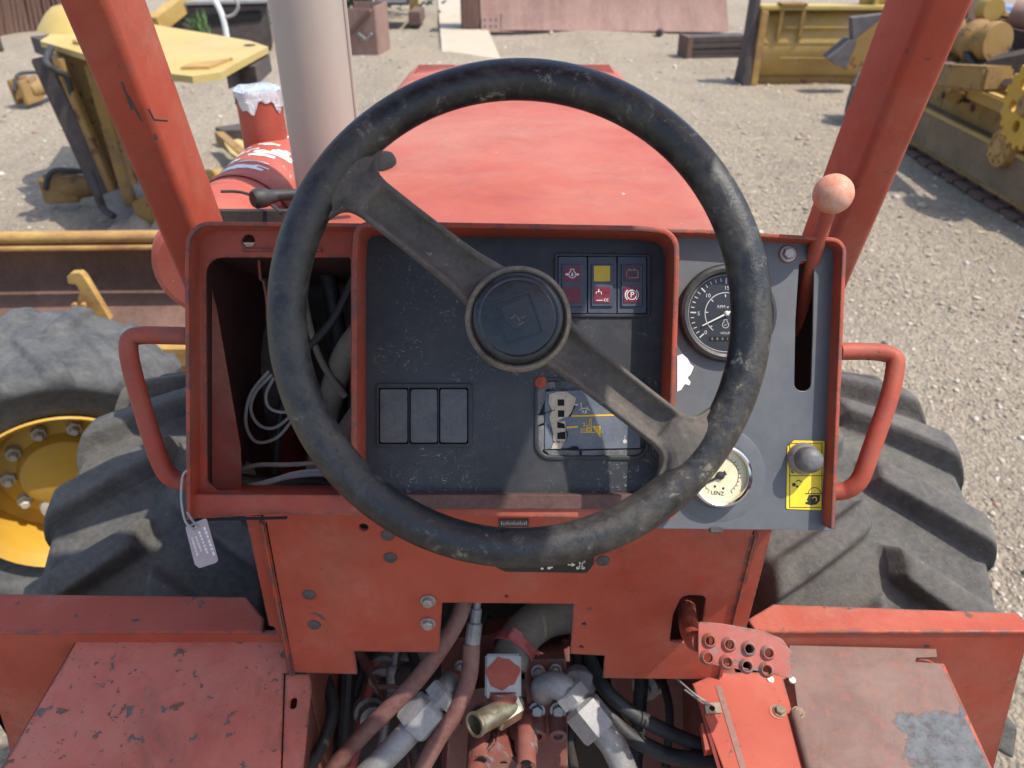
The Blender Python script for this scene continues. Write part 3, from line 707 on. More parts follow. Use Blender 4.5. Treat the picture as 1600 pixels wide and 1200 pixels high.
for k, s_ in enumerate('00015'): text('counter_digit', s_, 5.4 * PXT, ((-22 + 8 * k) * PXT, -39.6 * PXT), XT, M['grey_print'], TA, -.0003)
na = rad(206.6); nd = Vector((math.cos(na), math.sin(na)))
plate('needle', [tuple(nd * -.0085 + Vector((-nd.y, nd.x)) * .0010), tuple(nd * .0270 + Vector((-nd.y, nd.x)) * .00050), tuple(nd * .0270 - Vector((-nd.y, nd.x)) * .00050), tuple(nd * -.0085 - Vector((-nd.y, nd.x)) * .0010)], [], .0006, XT, M['needle'], TA, 0, .0018)
MB().lathe([(.0026, -.001), (.0026, .002), (.0014, .0032), (0, .0032)], XT, 20).build('needle_hub', M['needle'], TA)

# oil pressure gauge
PC = d2(1121, 741); XP = MD @ Matrix.Translation((PC[0], PC[1], 0))
PG = MB().lathe([(.0335, -.002), (.0335, .002), (.0312, .010), (.0300, .016), (.0280, .0175), (.0262, .0165), (.0255, .009), (.0255, -.02)], XP, 64).build('pressure_gauge', M['chrome'], TR, 40)
PG.data.materials[0] = M['chrome']
MB().lathe([(.0335, .0005), (.046, .0005), (.0475, -.0), (.0335, -.0)], XP, 64).build('gauge_flange', M['grey_panel'], PG)
plate('dial', circ((0, 0), .0257, 48), [], .001, XP, M['dial_cream'], PG, 0, .0095)
its = [(arc((0, 0), 28 * PXT, 28.8 * PXT, rad(235), rad(-55), 50), [], .0002, .0098)]
for k in range(25):
    a = rad(235 - k * 290 / 24); its.append((line((29.2 * PXT * math.cos(a), 29.2 * PXT * math.sin(a)), ((33.5 if k % 4 == 0 else 31.5) * PXT * math.cos(a), (33.5 if k % 4 == 0 else 31.5) * PXT * math.sin(a)), .8 * PXT), [], .0002, .0098))
its += [(circ((-8 * PXT, -17 * PXT), 1.9 * PXT, 14), [], .0002, .0098), (circ((5 * PXT, -20 * PXT), 1.9 * PXT, 14), [], .0002, .0098)]
plates('dial_markings', its, XP, M['black_print'], PG)
text('dial_lettering', 'LENZ', 8.5 * PXT, (-4 * PXT, -27.5 * PXT), XP, M['black_print'], PG, .0098, rad(-6))
na = rad(208); nd = Vector((math.cos(na), math.sin(na))); nn = Vector((-nd.y, nd.x))
plate('needle', [tuple(nd * -.006 + nn * .0022), tuple(nd * .021 + nn * .0004), tuple(nd * .021 - nn * .0004), tuple(nd * -.006 - nn * .0022)], [], .0005, XP, M['black_print'], PG, 0, .0115)
MB().lathe([(.004, .0095), (.004, .012), (0, .0128)], XP, 20).build('needle_hub', M['black_print'], PG)

# safety decal and knob
SK = plate('safety_decal', fillet(dl([(1240, 688), (1288, 689), (1283, 797), (1228, 795), (1230, 698)]), [.001, .0015, .0015, .0015, .001], 3), [], .0005, MD, M['sticker'], GP, 0, .0009)
def DD(x, y): return d2(x, y)
def frm(x0, y0, x1, y1, w):
    a = [DD(x0, y0), DD(x1, y0), DD(x1, y1), DD(x0, y1)]; b_ = [DD(x0 + w, y0 + w), DD(x1 - w, y0 + w), DD(x1 - w, y1 - w), DD(x0 + w, y1 - w)]
    return (a, [b_], .0002, .0012)
its = [frm(1233, 692, 1284, 793, .9), (line(DD(1232, 743), DD(1285, 743), .9 * PXT), [], .0002, .0012)]
its.append((fillet(dl([(1253, 703), (1258, 697), (1263, 703)]), .0004, 2), [dl([(1256, 702), (1258, 699.5), (1260, 702)])], .0002, .0012))
# head with hard hat and ear symbol
its.append((arc(DD(1272, 771), 9.0 * PXT, 10.0 * PXT, rad(5), rad(176), 18), [], .0002, .0012)); its.append((line(DD(1257, 771), DD(1283, 771), 1.2 * PXT), [], .0002, .0012))
its.append((dl([(1263, 773), (1281, 773), (1280, 782), (1275, 788), (1266, 789), (1258, 787), (1258, 784), (1262, 784), (1260, 780), (1262, 777)]), [arc(DD(1272, 780), 2.6 * PXT, 4.2 * PXT, rad(-60), rad(170), 14)], .0002, .0012))
its += [(circ(DD(1240, 757), 3.0 * PXT, 14), [], .0002, .0012), (circ(DD(1245, 760), 1.9 * PXT, 12), [], .0002, .0012), (line(DD(1243, 752), DD(1248, 750), 1.5 * PXT), [], .0002, .0012), (line(DD(1248, 750), DD(1252, 753), 1.5 * PXT), [], .0002, .0012)]
its.append((dl([(1236, 734), (1236, 739), (1240, 739), (1240, 737.5), (1237.6, 737.5), (1237.6, 734)]), [], .0002, .0012))
plates('decal_print', its, MD, M['black_print'], SK)
XK = MD @ Matrix.Translation((*d2(1254, 716), 0))
KB = MB().lathe([(.0158, .001), (.0158, .004), (.0140, .009), (.0125, .0105)], XK, 36).build('choke_knob', M['zinc'], TR)
MB().lathe([(.0125, .008), (.0128, .017), (.0118, .023), (.0085, .0268), (.004, .028), (0, .0282)], XK, 36).build('knob_cap', M['knob_grey'], KB, 60)

# throttle lever with ball
lp = [d3(1250, 560, -.10), d3(1262, 440, -.02), d3(1302, 303, .045)]
LV = MB().tube(lp, .0072, 18, 6).build('throttle_lever', paint('chipped red rod', RED, (.42, .18, .14), .3, .5, (.09, .075, .07), edge=False, sc=1.6), TR)
bm = bmesh.new(); bmesh.ops.create_uvsphere(bm, u_segments=48, v_segments=32, radius=.0184)
for v in bm.verts: v.co *= 1 + .006 * math.sin(v.co.x * 400) * math.cos(v.co.z * 330)
me = bpy.data.meshes.new('ball_knob'); bm.to_mesh(me); bm.free(); finish('ball_knob', me, M['knob'], LV, Matrix.Translation(d3(1302, 303, .045)), 180)

# ---------------- centre console: red surround, black panel
cf = [(549, 800), (549, 415), (552, 346), (600, 345), (1000, 352), (1062, 358), (1062, 430), (1050, 800)]
cf = fillet(dl(cf, .045), [0, 0, .036, 0, 0, .042, 0, 0], 9, False)
CF = band('console_surround', cf[::-1], .0055, -.004, .045, MD, M['red'], TR, .0018)
cpo = fillet(dl([(560, 774), (560, 360), (1046, 363), (1046, 774)]), [.004, .03, .034, .004], 8)
rec_sw = dl([(592, 604), (733, 604), (733, 694), (592, 694)])
rec_cl = dl([(871, 400), (1010, 401), (1010, 491), (871, 491)])
rec_cd = fillet(dl([(842, 594), (1008, 594), (1008, 711), (842, 711)]), .012, 5)
CP = plate('console_panel', cpo, [rec_sw, rec_cl, rec_cd], .004, MD, M['plastic'], TR, .0008, .002)
MB().box((*d2(556, 782), -.052), (*d2(1056, 356), -.045), MD).build('panel_backing', M['grime'], CP)
# brown ledge under the panel
plate('console_ledge', dl([(560, 774), (1050, 774), (1046, 797), (600, 797)], .02), [], .02, MD, worn('dusty brown ledge', (.06, .025, .022), (.15, .085, .07), 20, .8, (.3, .24, .2), .3, bump=.4, bd=.001, spsc=200), TR, .001, .0155)
# switch blanks
sf_o = fillet(dl([(589, 599), (738, 599), (738, 698), (589, 698)]), .0025, 4)
SW = plate('switch_panel', sf_o, [fillet(dl([(592.5, 606), (639, 606), (639, 693), (592.5, 693)]), .002, 3), fillet(dl([(640.5, 606), (685, 606), (685, 693), (640.5, 693)]), .002, 3), fillet(dl([(686.5, 606), (732, 606), (732, 693), (686.5, 693)]), .002, 3)], .012, MD, M['trim'], TR, .0006, .0045)
for x0, x1 in ((594, 637.5), (642, 684), (688, 730.5)):
    plate('switch_blank', fillet(dl([(x0, 607.5), (x1, 607.5), (x1, 691.5), (x0, 691.5)]), .0025, 4), [], .006, MD, M['blank'], SW, .001, .0036)
# warning lights
CL = plate('warning_light_panel', fillet(dl([(866, 396), (1016, 398), (1016, 496), (866, 496)]), .003, 4), [dl([(871, 401), (1010, 402), (1010, 491), (871, 491)])], .010, MD, M['trim'], TR, .0008, .0045)
L = {}
for k, (x0, x1) in enumerate(((872, 916.5), (918, 962.5), (964, 1009))):
    plate('light_module', dl([(x0, 402), (x1, 402), (x1, 490), (x0, 490)]), [], .005, MD, M['module'], CL, .0005, .004)
    cx = (x0 + x1) / 2 - 1
    plate('light_bezel', fillet(dl([(cx - 16, 414), (cx + 17, 414), (cx + 17, 480), (cx - 16, 480)]), .0008, 2), [], .003, MD, M['module'], CL, .0007, .0062)
    for j, yy in enumerate((429, 462)):
        mt = M['lens_yellow'] if (k, j) == (1, 0) else (M['lens_faded'] if (k, j) in ((2, 0),) else M['lens_red'])
        plate('lens', dl([(cx - 12.5, yy - 12), (cx + 12.5, yy - 12), (cx + 12.5, yy + 12), (cx - 12.5, yy + 12)]), [], .001, MD, mt, CL, 0, .0070)
        L[(k, j)] = (cx, yy)
ZP = .0074
def P2(c, dx, dy): return d2(c[0] + dx, c[1] + dy)
c = L[(0, 0)]; o1 = P2(c, 0, 1.5)
plates('oil_symbol', [(arc(o1, 4.6 * PXT, 6.0 * PXT, rad(118), rad(422), 24), [], .0002, ZP),
    (line(P2(c, -2.6, -3), P2(c, -2.6, -6.5), 1.2 * PXT), [], .0002, ZP), (line(P2(c, 2.6, -3), P2(c, 2.6, -6.5), 1.2 * PXT), [], .0002, ZP), (line(P2(c, -3.2, -6.6), P2(c, 3.2, -6.6), 1.2 * PXT), [], .0002, ZP),
    (dl([(c[0], c[1] - 2.5), (c[0] + 1.9, c[1] + 2.5), (c[0] + 1, c[1] + 4.2), (c[0] - 1, c[1] + 4.2), (c[0] - 1.9, c[1] + 2.5)]), [], .0002, ZP),
    (dl([(c[0] - 10.5, c[1] + .4), (c[0] - 7.8, c[1] - .4), (c[0] - 7.8, c[1] - 1.2), (c[0] - 5.8, c[1] + 1.5), (c[0] - 7.8, c[1] + 4), (c[0] - 7.8, c[1] + 3), (c[0] - 10.5, c[1] + 2.6)]), [], .0002, ZP),
    (dl([(c[0] + 10.5, c[1] + .4), (c[0] + 7.8, c[1] - .4), (c[0] + 7.8, c[1] - 1.2), (c[0] + 5.8, c[1] + 1.5), (c[0] + 7.8, c[1] + 4), (c[0] + 7.8, c[1] + 3), (c[0] + 10.5, c[1] + 2.6)]), [], .0002, ZP)], MD, M['white'], CL)
c = L[(2, 1)]
plates('brake_symbol', [(arc(P2(c, 0, 0), 6.6 * PXT, 7.9 * PXT, 0, rad(359.9), 36), [], .0002, ZP),
    (arc(P2(c, 0, 0), 9.3 * PXT, 10.9 * PXT, rad(-48), rad(48), 14), [], .0002, ZP), (arc(P2(c, 0, 0), 9.3 * PXT, 10.9 * PXT, rad(132), rad(228), 14), [], .0002, ZP)], MD, M['white'], CL)
text('brake_letter', 'P', 12.5 * PXT, P2(c, .4, .2), MD, M['white'], CL, ZP)
c = L[(2, 0)]
plates('battery_symbol', [(line(P2(c, -8, -4), P2(c, -8, 6), .9 * PXT), [], .0002, ZP), (line(P2(c, -8, -5), P2(c, 9, -5), .8 * PXT), [], .0002, ZP), (line(P2(c, -5, 6.6), P2(c, 9, 6.6), 1.1 * PXT), [], .0002, ZP), (line(P2(c, 9.3, -4), P2(c, 9.3, 6.6), 1.1 * PXT), [], .0002, ZP),
    (line(P2(c, -5, -6.3), P2(c, -2, -6.3), 1.4 * PXT), [], .0002, ZP), (line(P2(c, 3, -6.3), P2(c, 6, -6.3), 1.4 * PXT), [], .0002, ZP)], MD, M['grey_print'], CL)
c = L[(1, 1)]
plates('faded_symbol', [(line(P2(c, -5, -9), P2(c, -5, -5), 1.6 * PXT), [], .0002, ZP), (line(P2(c, -9, -5), P2(c, -9, -1.5), 1.1 * PXT), [], .0002, ZP), (line(P2(c, -1, -5), P2(c, -1, -.5), 1.1 * PXT), [], .0002, ZP), (line(P2(c, -9, -4.6), P2(c, -1, -4.6), .8 * PXT), [], .0002, ZP),
    (line(P2(c, -9, 8.5), P2(c, 1, 8.5), 1.0 * PXT), [], .0002, ZP), (arc(P2(c, 5, 8), 1.4 * PXT, 2.2 * PXT, rad(60), rad(300), 10), [], .0002, ZP), (arc(P2(c, 9, 8), 1.4 * PXT, 2.2 * PXT, rad(60), rad(300), 10), [], .0002, ZP)], MD, M['white'], CL)
c = L[(0, 1)]
plates('faded_symbol', [(line(P2(c, -2, -9), P2(c, 0, -6), .9 * PXT), [], .0002, ZP), (line(P2(c, 2, -9), P2(c, 0, -6), .9 * PXT), [], .0002, ZP), (circ(P2(c, -4, 0), 1.2 * PXT, 8), [], .0002, ZP), (circ(P2(c, 3, 4), 1.0 * PXT, 8), [], .0002, ZP), (circ(P2(c, 5, -2), .9 * PXT, 8), [], .0002, ZP)], MD, M['lens_faded'], CL)

# broken control display
CDo = fillet(dl([(835, 590), (1014, 590), (1014, 718), (835, 718)]), .016, 6)
CD = plate('control_display', CDo, [fillet(dl([(840, 595), (1009, 595), (1009, 712), (840, 712)]), .013, 6)], .010, MD, M['trim'], TR, .0008, .0042)
plate('display_well', dl([(836, 592), (1013, 592), (1013, 716), (836, 716)]), [], .002, MD, M['foil_dark'], CD, 0, -.006)
plate('membrane', dl([(851, 612), (870, 611), (1000, 606), (1000, 700), (905, 701.5), (902, 699), (896, 701), (892, 699.5), (851, 702)]), [], .003, MD, M['board'], CD, .0003, .0012)
hs = [dl([(871, 624), (881.5, 624), (881.5, 634), (871, 634)]), dl([(871.5, 641), (881.5, 641), (881.5, 651.5), (871.5, 651.5)]), dl([(870.5, 659), (882.5, 658), (883, 669), (870.5, 668.5)]), dl([(870.5, 676), (883, 674), (884, 686), (870.5, 686)])]
plate('cracked_board', dl([(858, 616), (871, 612), (885, 612), (900, 622), (897, 633), (893, 643), (888, 651), (880, 653), (872, 657), (882, 662), (884, 673), (885, 684), (880, 693), (876, 701), (861, 701), (865, 690), (863, 672), (858, 652), (862, 640), (857, 630)]), hs, .0012, MD, M['cream_board'], CD, .0002, .0022)
for hq in hs: plate('socket', [(x, y) for x, y in hq], [], .0004, MD, M['hole'], CD, 0, .0014)
plates('crack', [(dl([(897, 633), (894, 642), (887, 652), (891, 650), (896, 640), (899.5, 634)]), [], .0004, .0027), (dl([(883, 672), (886, 679), (885, 687), (881, 692), (884, 688), (887.5, 680), (886, 674)]), [], .0004, .0027), (dl([(890, 700), (894, 697), (902, 697), (905, 701), (897, 703)]), [], .0004, .0027),
    (line(d2(845, 648), d2(867, 640), 1.1 * PXT), [], .0004, .0027), (line(d2(852, 612), d2(850, 630), 1.1 * PXT), [], .0004, .0027), (line(d2(850, 630), d2(843, 642), 1.1 * PXT), [], .0004, .0027), (line(d2(856, 663), d2(864, 678), .9 * PXT), [], .0004, .0027)], MD, M['hole'], CD)
plates('torn_gasket', [(fillet(dl([(836, 606), (850, 598), (866, 596), (868, 606), (852, 608), (851, 625), (843, 645), (836, 648)]), .002, 3), [], .004, .0035), (dl([(836, 650), (850, 648), (850, 660), (836, 666)]), [], .003, .003), (dl([(838, 668), (850, 664), (850, 700), (846, 708), (839, 700)]), [], .002, .0015), (dl([(850, 703), (905, 704), (905, 713), (862, 713)]), [], .002, .001), (dl([(909, 704), (1003, 702), (1003, 712), (909, 713)]), [], .002, .001)], MD, M['foil_dark'], CD)
MB().lathe([(0, .006), (.006, .004), (.0078, -.001)], MD @ Matrix.Translation((*d2(845, 598), 0)), 20).build('red_plug', M['red'], CD)
ZD = .0016
yl = [(line(d2(893, 650), d2(975, 648), 2.6 * PXT), [], .0003, ZD), (line(d2(885, 668), d2(903, 666.5), 2.8 * PXT), [], .0003, ZD)]
yl += [(dl([(926, 665.5), (938, 665.5), (938, 684), (925.5, 666.5)]), [arc(d2(933, 669.5), 1.7 * PXT, 2.5 * PXT, rad(-60), rad(200), 10)], .0003, ZD)]
o_ = d2(920, 671.5); yl += [(arc(o_, 2.4 * PXT, 3.4 * PXT, 0, rad(359.9), 20), [], .0003, ZD), (circ(o_, .9 * PXT, 10), [], .0003, ZD)]
def ln(L_, w): return [(line(d2(*a), d2(*b), w * PXT), [], .0003, ZD) for a, b in L_]
yl += ln([((907, 675.6), (941, 675)), ], 1.0) + ln([((908, 669.8), (916, 669.8)), ((908, 672.8), (916, 672.8)), ((908, 669), (908, 675)), ((916.5, 664), (916.5, 675)), ((924, 664), (924, 675)), ((916.5, 664.4), (924, 664.4)), ((916.5, 667.5), (924, 667.5)), ((921, 654), (921, 664)), ((923.5, 654), (923.5, 664)), ((921, 654.4), (923.5, 654.4)), ((909, 662), (913, 661)), ((911, 666.5), (914, 661.5)), ((911, 666.5), (915, 664)), ((914, 661.2), (911.5, 660.5))], .9)
plates('display_symbol', yl, MD, M['yellow_print'], CD)
wl = [(arc(d2(913, 650), 11.6 * PXT, 12.8 * PXT, rad(48), rad(132), 14), [], .0003, ZD)] + ln([((896, 632.8), (903, 632.2))], 2.0) + ln([((908, 629), (907.5, 634)), ((907.5, 634), (910, 639.5)), ((917.5, 635), (916.5, 640)), ((910, 645.5), (909, 641)), ((912.5, 646), (911, 641)), ((915.5, 646), (916.5, 641)), ((913.8, 646), (915, 641))], 1.1)
wl += [(circ(d2(976, 689.5), 3.2 * PXT, 16), [], .0003, ZD), (line(d2(976, 680), d2(976, 687), .7 * PXT), [], .0003, ZD)]
plates('display_symbol', wl, MD, M['cream_print'], CD)
plates('board_marks', [(line(d2(x, 689.5), d2(x + 2.6, 691), 1.6 * PXT), [], .0002, .0024) for x in (865, 869.5, 872.5, 877)], MD, M['black_print'], CD)

# ---------------- cowl: upright red plate between dash and floor
YC = .62; XC = vplane(YC)
def c2(x, y): p = at(x, y, YC); return (p.x, p.z)
def cl(pts): return [c2(*p) for p in pts]
co = cl([(409, 796), (1182, 796), (1178, 827), (1119, 1058), (1114, 1062), (942, 1060), (945, 1025), (891, 1022), (896, 944), (691, 942), (686, 1020), (553, 1018), (558, 1054), (462, 1051), (457, 1046)])
pedal_hole = fillet(cl([(1066, 930), (1104, 931), (1098, 970), (1088, 1004), (1046, 1004), (1052, 960)]), [.012, .008, 0, .003, .003, 0], 5)
CW = plate('cowl_plate', co, [circ(c2(568, 824.5), .0052, 20), pedal_hole, circ(c2(791, 932), .0022, 12), circ(c2(912, 975), .0026, 12), circ(c2(908, 1011), .0026, 12)], .005, XC, M['red'], TR, .001, 0)
for x, y in ((669, 938), (669, 973)): hexbolt('bolt', at(x, y, YC - .0003), (0, -1, 0), .0068, .007, M['bolt'], CW)
for x, y in ((483, 929), (491, 976), (610, 871), (606, 836), (942, 876)): MB().lathe([(0, .003), (.0045, .0028), (.0075, .001), (.008, -.001)], axis_frame(at(x, y, YC), (0, -1, 0)), 18).build('plug', M['plug'], CW)
NP = plate('name_plate', cl([(779, 810), (826, 810), (826, 822), (779, 822)]), [], .0012, XC, M['trim'], CW, .0002, .0016)
plates('plate_marks', [(line(c2(784 + 3.2 * k, 813 + (k * 5) % 3), c2(784 + 3.2 * k, 818.5), .0011), [], .0002, .0018) for k in range(13)], XC, M['grey_print'], NP)
DC = plate('decal', fillet(cl([(778, 864), (928, 864), (928, 880), (917, 894), (790, 892), (776, 886)]), .002, 3), [], .0006, XC, M['black_print'], CW, 0, .0012)
its = []
for x, y, w in ((907, 881, 1.6), (912, 877, 1.4), (903, 886, 2.0), (911, 886, 2.0), (847, 887, 1.6), (858, 886, 2.0), (862, 885, 1.2)): its.append((circ(c2(x, y), w * .0011, 10), [], .0002, .0015))
its += [(line(c2(903, 886), c2(914, 875), .0015), [], .0002, .0015), (line(c2(905, 877), c2(912, 886), .0015), [], .0002, .0015), (line(c2(887, 881), c2(894, 881), .0014), [], .0002, .0015), (cl([(893, 878), (899, 881), (893, 884)]), [], .0002, .0015)]
plates('decal_print', its, XC, M['cream_print'], DC)
# wings of the tower behind the plate, folded edges
for pts in ([(383, 806), (413, 806), (460, 1050), (428, 980), (420, 978)], [(1178, 826), (1208, 826), (1166, 984), (1128, 1046), (1118, 1060)]):
    plate('cowl_wing', vl(pts, .645), [], .005, vplane(.645), M['red'], CW, .001, 0)
MB().beam(at(413, 806, .627), at(458, 1048, .627), .008, .02, (0, 1, 0), .003).build('folded_edge', M['red_top'], CW)
MB().beam(at(1178, 826, .627), at(1119, 1058, .627), .008, .02, (0, 1, 0), .003).build('folded_edge', M['red_top'], CW)
for sx in (-1, 1):
    MB().box((sx * .272 - .002, .66, .30), (sx * .272 + .002, 1.0, H - .62)).build('cowl_side', M['red_dark'], CW)

# ---------------- brake pedal
def pd(x, y, d): return dep(x, y, d)
PO = pd(1165, 1015, .835)
px_ = (pd(1225, 1040, .838) - pd(1105, 1005, .845)).normalized(); pn = (-FWD * .92 + Vector((0, 0, 1)) * .35); pn = (pn - px_ * pn.dot(px_)).normalized(); pyv = pn.cross(px_)
XPd = frame(PO, px_, pyv, pn)
def pl2(x, y):
    r = ray(x, y); t = (PO - CAM).dot(pn) / r.dot(pn); q = CAM + r * t - PO; return (q.dot(px_), q.dot(pyv))
po = [(1091, 971), (1128, 974), (1190, 985), (1222, 998), (1239, 1021), (1238, 1061), (1205, 1053), (1091, 1031)]
hl = [(1108, 1001), (1138.5, 1007), (1169.5, 1013.5), (1199.5, 1020), (1105, 1027.5), (1135, 1034.5), (1166, 1040.5), (1197, 1046.5)]
PM = paint('worn pedal paint', (.34, .062, .040), (.30, .17, .15), .5, .95, (.17, .16, .16), sc=1.3)
PDL = plate('brake_pedal', fillet([pl2(*p) for p in po], [.003, 0, .01, .008, .008, .003, 0, .003], 4), [circ(pl2(*p), .0049, 18) for p in hl], .003, XPd, PM, TR, .0008, 0)
for p in hl:
    q = pl2(*p); MB().lathe([(.0049, -.004), (.0049, .0042), (.0056, .0046), (.0064, .0036), (.0085, 0)], XPd @ Matrix.Translation((*q, 0)), 24).build('raised_hole', PM, PDL, 50)
MB().tube([at(1072, 934, .72), at(1073, 955, .66), at(1078, 985, .605), pd(1086, 1000, .86), pd(1095, 1003, .848)], .0115, 12, 5).build('pedal_arm', M['red'], PDL, 60)
MB().prism([XPd @ Vector((*pl2(1190, 984), -.002)), XPd @ Vector((*pl2(1239, 1021), -.002)), XPd @ Vector((*pl2(1238, 1060), -.002)), XPd @ Vector((*pl2(1238, 1058), -.022)), XPd @ Vector((*pl2(1236, 1021), -.022))], px_ * -.003).build('pedal_skirt', M['red_dark'], PDL)

# ---------------- foot platforms (ramps rising forward) and fenders
SL = .185
def fp(x, y, off=0.0):
    r = ray(x, y); n = Vector((0, -SL, 1)); p0 = Vector((0, .62, H - .82 + off)); return CAM + r * ((p0 - CAM).dot(n) / r.dot(n))
fn = Vector((0, -SL, 1)).normalized(); XF = frame(Vector((0, .62, H - .82)), RT, fn.cross(RT), fn)
def f2(x, y): q = fp(x, y) - Vector((0, .62, H - .82)); return (q.x, q.dot(fn.cross(RT)))
def fl(pts): return [f2(*p) for p in pts]
LF = plate('foot_plate', fillet(fl([(130, 990), (448, 993), (457, 1051), (444, 1053), (438, 1240), (420, 1400), (-110, 1400)]), [.006, .001, 0, 0, 0, 0, 0], 3), [], .005, XF, M['red_floor'], TR, .0015, .004)
plate('side_rail', fl([(446, 1054), (484, 1054), (487, 1075), (470, 1240), (455, 1400), (422, 1400), (440, 1240)]), [fillet(fl([(455, 1090), (465, 1090), (463, 1108), (453, 1108)]), .004, 4)], .005, XF, M['red_floor'], LF, .0015, .002)
MB().prism([fp(487, 1075, .000), fp(455, 1400, .000), fp(455, 1400, -.10), fp(487, 1075, -.10)], (-.005, 0, 0)).build('rail_web', M['red_dark'], LF)
MB().prism([fp(130, 990, .003), fp(-110, 1400, .003), fp(-110, 1400, -.03), fp(130, 990, -.03)], (-.004, 0, 0)).build('plate_edge', M['red_dark'], LF)
RF = plate('foot_plate', fl([(1082, 1068), (1122, 1050), (1250, 1050), (1224, 1061), (1240, 1118), (1236, 1122), (1262, 1205), (1318, 1400), (1180, 1400), (1130, 1200)]), [circ(f2(1112, 1108), .004, 14)], .005, XF, M['red_top'], TR, .0012, 0)
plate('grip_strip', fl([(1118, 1072), (1127, 1072), (1166, 1200), (1210, 1400), (1198, 1400), (1156, 1200)]), [], .0014, XF, worn('worn brown groove', (.16, .07, .05), (.30, .16, .12), 30, .8), RF, 0, .0008)
plate('lock_tab', fl([(1100, 1100), (1124, 1099), (1128, 1115), (1103, 1117)]), [circ(f2(1112, 1108), .0035, 14)], .0015, XF, worn('dull tan tab', (.16, .12, .08), (.30, .24, .17), 60, .7), RF, .0003, .003)
MB().lathe([(.0092, .0), (.0092, .0005), (.0045, .0005)], XF @ Matrix.Translation((*f2(1214, 1112), .0003)), 20).build('hinge_washer', M['red_floor'], RF)
M['rbolt'] = worn('rusty bolt', (.12, .08, .05), (.28, .20, .13), 80, .7)
for x, y in ((1218, 1111), (1247, 1114)): hexbolt('bolt', fp(x, y, .001), fn, .0058, .006, M['rbolt'], RF)
for x, y in ((1204, 1062), (1238, 1063)): MB().lathe([(0, .0012), (.004, .0010), (.0045, -.001)], XF @ Matrix.Translation((*f2(x, y), .0006)), 16).build('rivet', M['cream_print'], RF)
MB().tube([fp(1241, 1112, .004), fp(1262, 1190, .004), fp(1320, 1400, .004)], .0055, 12, 0).build('hinge', M['rust'], RF)
RO = plate('rusty_step', fl([(1233, 1008), (1463, 1014), (1464, 1027), (1432, 1028), (1430, 1034), (1470, 1037), (1545, 1200), (1635, 1400), (1328, 1400), (1270, 1200), (1246, 1112), (1240, 1062), (1228, 1058)]), [], .005, XF, M['rust_plate'], TR, .0012, .001)
MB().prism([fp(1470, 1037, .000), fp(1635, 1400, .000), fp(1635, 1400, -.02), fp(1470, 1037, -.02)], (.004, 0, 0)).build('step_edge', M['red'], RO)
MB().tube([fp(1420, 1028, -.008), fp(1446, 1032, -.004), fp(1458, 1036, -.008)], .0016, 8).build('cotter', M['red_top'], RO)
# safety wire at the inner edge
MB().tube([fp(1048, 1052, -.03), fp(1066, 1068, -.005), fp(1086, 1085, .006), fp(1108, 1100, .006), fp(1090, 1092, .004), fp(1070, 1078, -.01)], .0011, 8).build('safety_wire', M['wire'], RF)
MB().prism([fp(1082, 1068, -.001), fp(1180, 1400, -.001), fp(1180, 1400, -.07), fp(1082, 1068, -.07)], (.004, 0, 0)).build('rail_web', M['red_dark'], RF)
MB().prism([fp(1095, 1130, -.004), fp(1112, 1128, -.004), fp(1122, 1168, -.004), fp(1102, 1172, -.004)], (0, 0, -.012)).build('latch_block', M['red'], RF)

def fender(top, face, nm):
    zt = H - .786; Y0 = .664
    ptop = [atz(x, y, zt) for x, y in top]
    XT_ = frame(Vector((0, 0, zt)), RT, Vector((0, 1, 0)), Vector((0, 0, 1)))
    o = plate('fender', [(p.x, Y0 - .0015 if p.y < Y0 + .014 else p.y) for p in ptop], [], .006, XT_, M['red_top'], TR, .0028, 0)
    plate('fender_face', [(x, zt - .0045 if z > zt - .035 else z) for x, z in vl(face, Y0)], [], .005, vplane(Y0), M['red'], o, .0012, .0)
    return o
fender([(1208, 943), (1592, 957), (1606, 975), (1606, 1001), (1182, 986), (1168, 967)], [(1184, 985), (1606, 999.5), (1598, 1030), (1553, 1200), (1540, 1240), (1200, 1240)], 'r')
fender([(-90, 926), (384, 932), (413, 966), (412, 983), (-100, 976)], [(-100, 974.5), (412, 980), (452, 988), (452, 1000), (400, 1240), (28, 1240), (10, 1150), (-30, 1010), (-100, 1000)], 'l')

# ---------------- hydraulics in the bay under the cowl
def E(x, y, d=1.03): return dep(x, y, d)
HP = MB()
HP.prism([E(706, 1085, 1.07), E(826, 1060, 1.07), E(886, 1080, 1.07), E(888, 1290, 1.07), E(690, 1290, 1.07)], FWD * .10)
HP.prism([E(818, 1030, 1.06), E(884, 1030, 1.06), E(888, 1062, 1.06), E(880, 1128, 1.06), E(826, 1128, 1.06)], FWD * .10)
PUMP = HP.build('hydraulic_pump', M['pump'], TR)
fr = E(0, 0, 1) * 0
for x, y, r in ((841, 1050, 9), (868, 1047, 8), (839, 1110, 10), (872, 1110, 10), (720, 1042, 8)): hexbolt('bolt', E(x, y, 1.055), -FWD + Vector((0, 0, .12)), r * 1.0 / 1200, .009, M['bolt'], PUMP)
b = MB()
for x, y, r, d in ((751, 1170, 18, 1.02), (822, 1150, 18, 1.03), (822, 1176, 15, 1.0), (786, 1190, 10, 1.02), (745, 1195, 16, 1.0), (839, 1130, 14, 1.05), (871, 1130, 14, 1.05)):
    b.lathe([(0, .016), (.55 * r / 1170, .016), (.55 * r / 1170, .022), (r / 1170, .022), (r / 1170, -.05)], axis_frame(E(x, y, d), -FWD * .8 + Vector((0, 0, .1)) - UP * .5), 24)
b.box((-.018, -.03, -.02), (.018, .02, .03), axis_frame(E(787, 1180, 1.03), -FWD), .003)
b.build('valve_boss', M['pump'], PUMP)
b = MB()
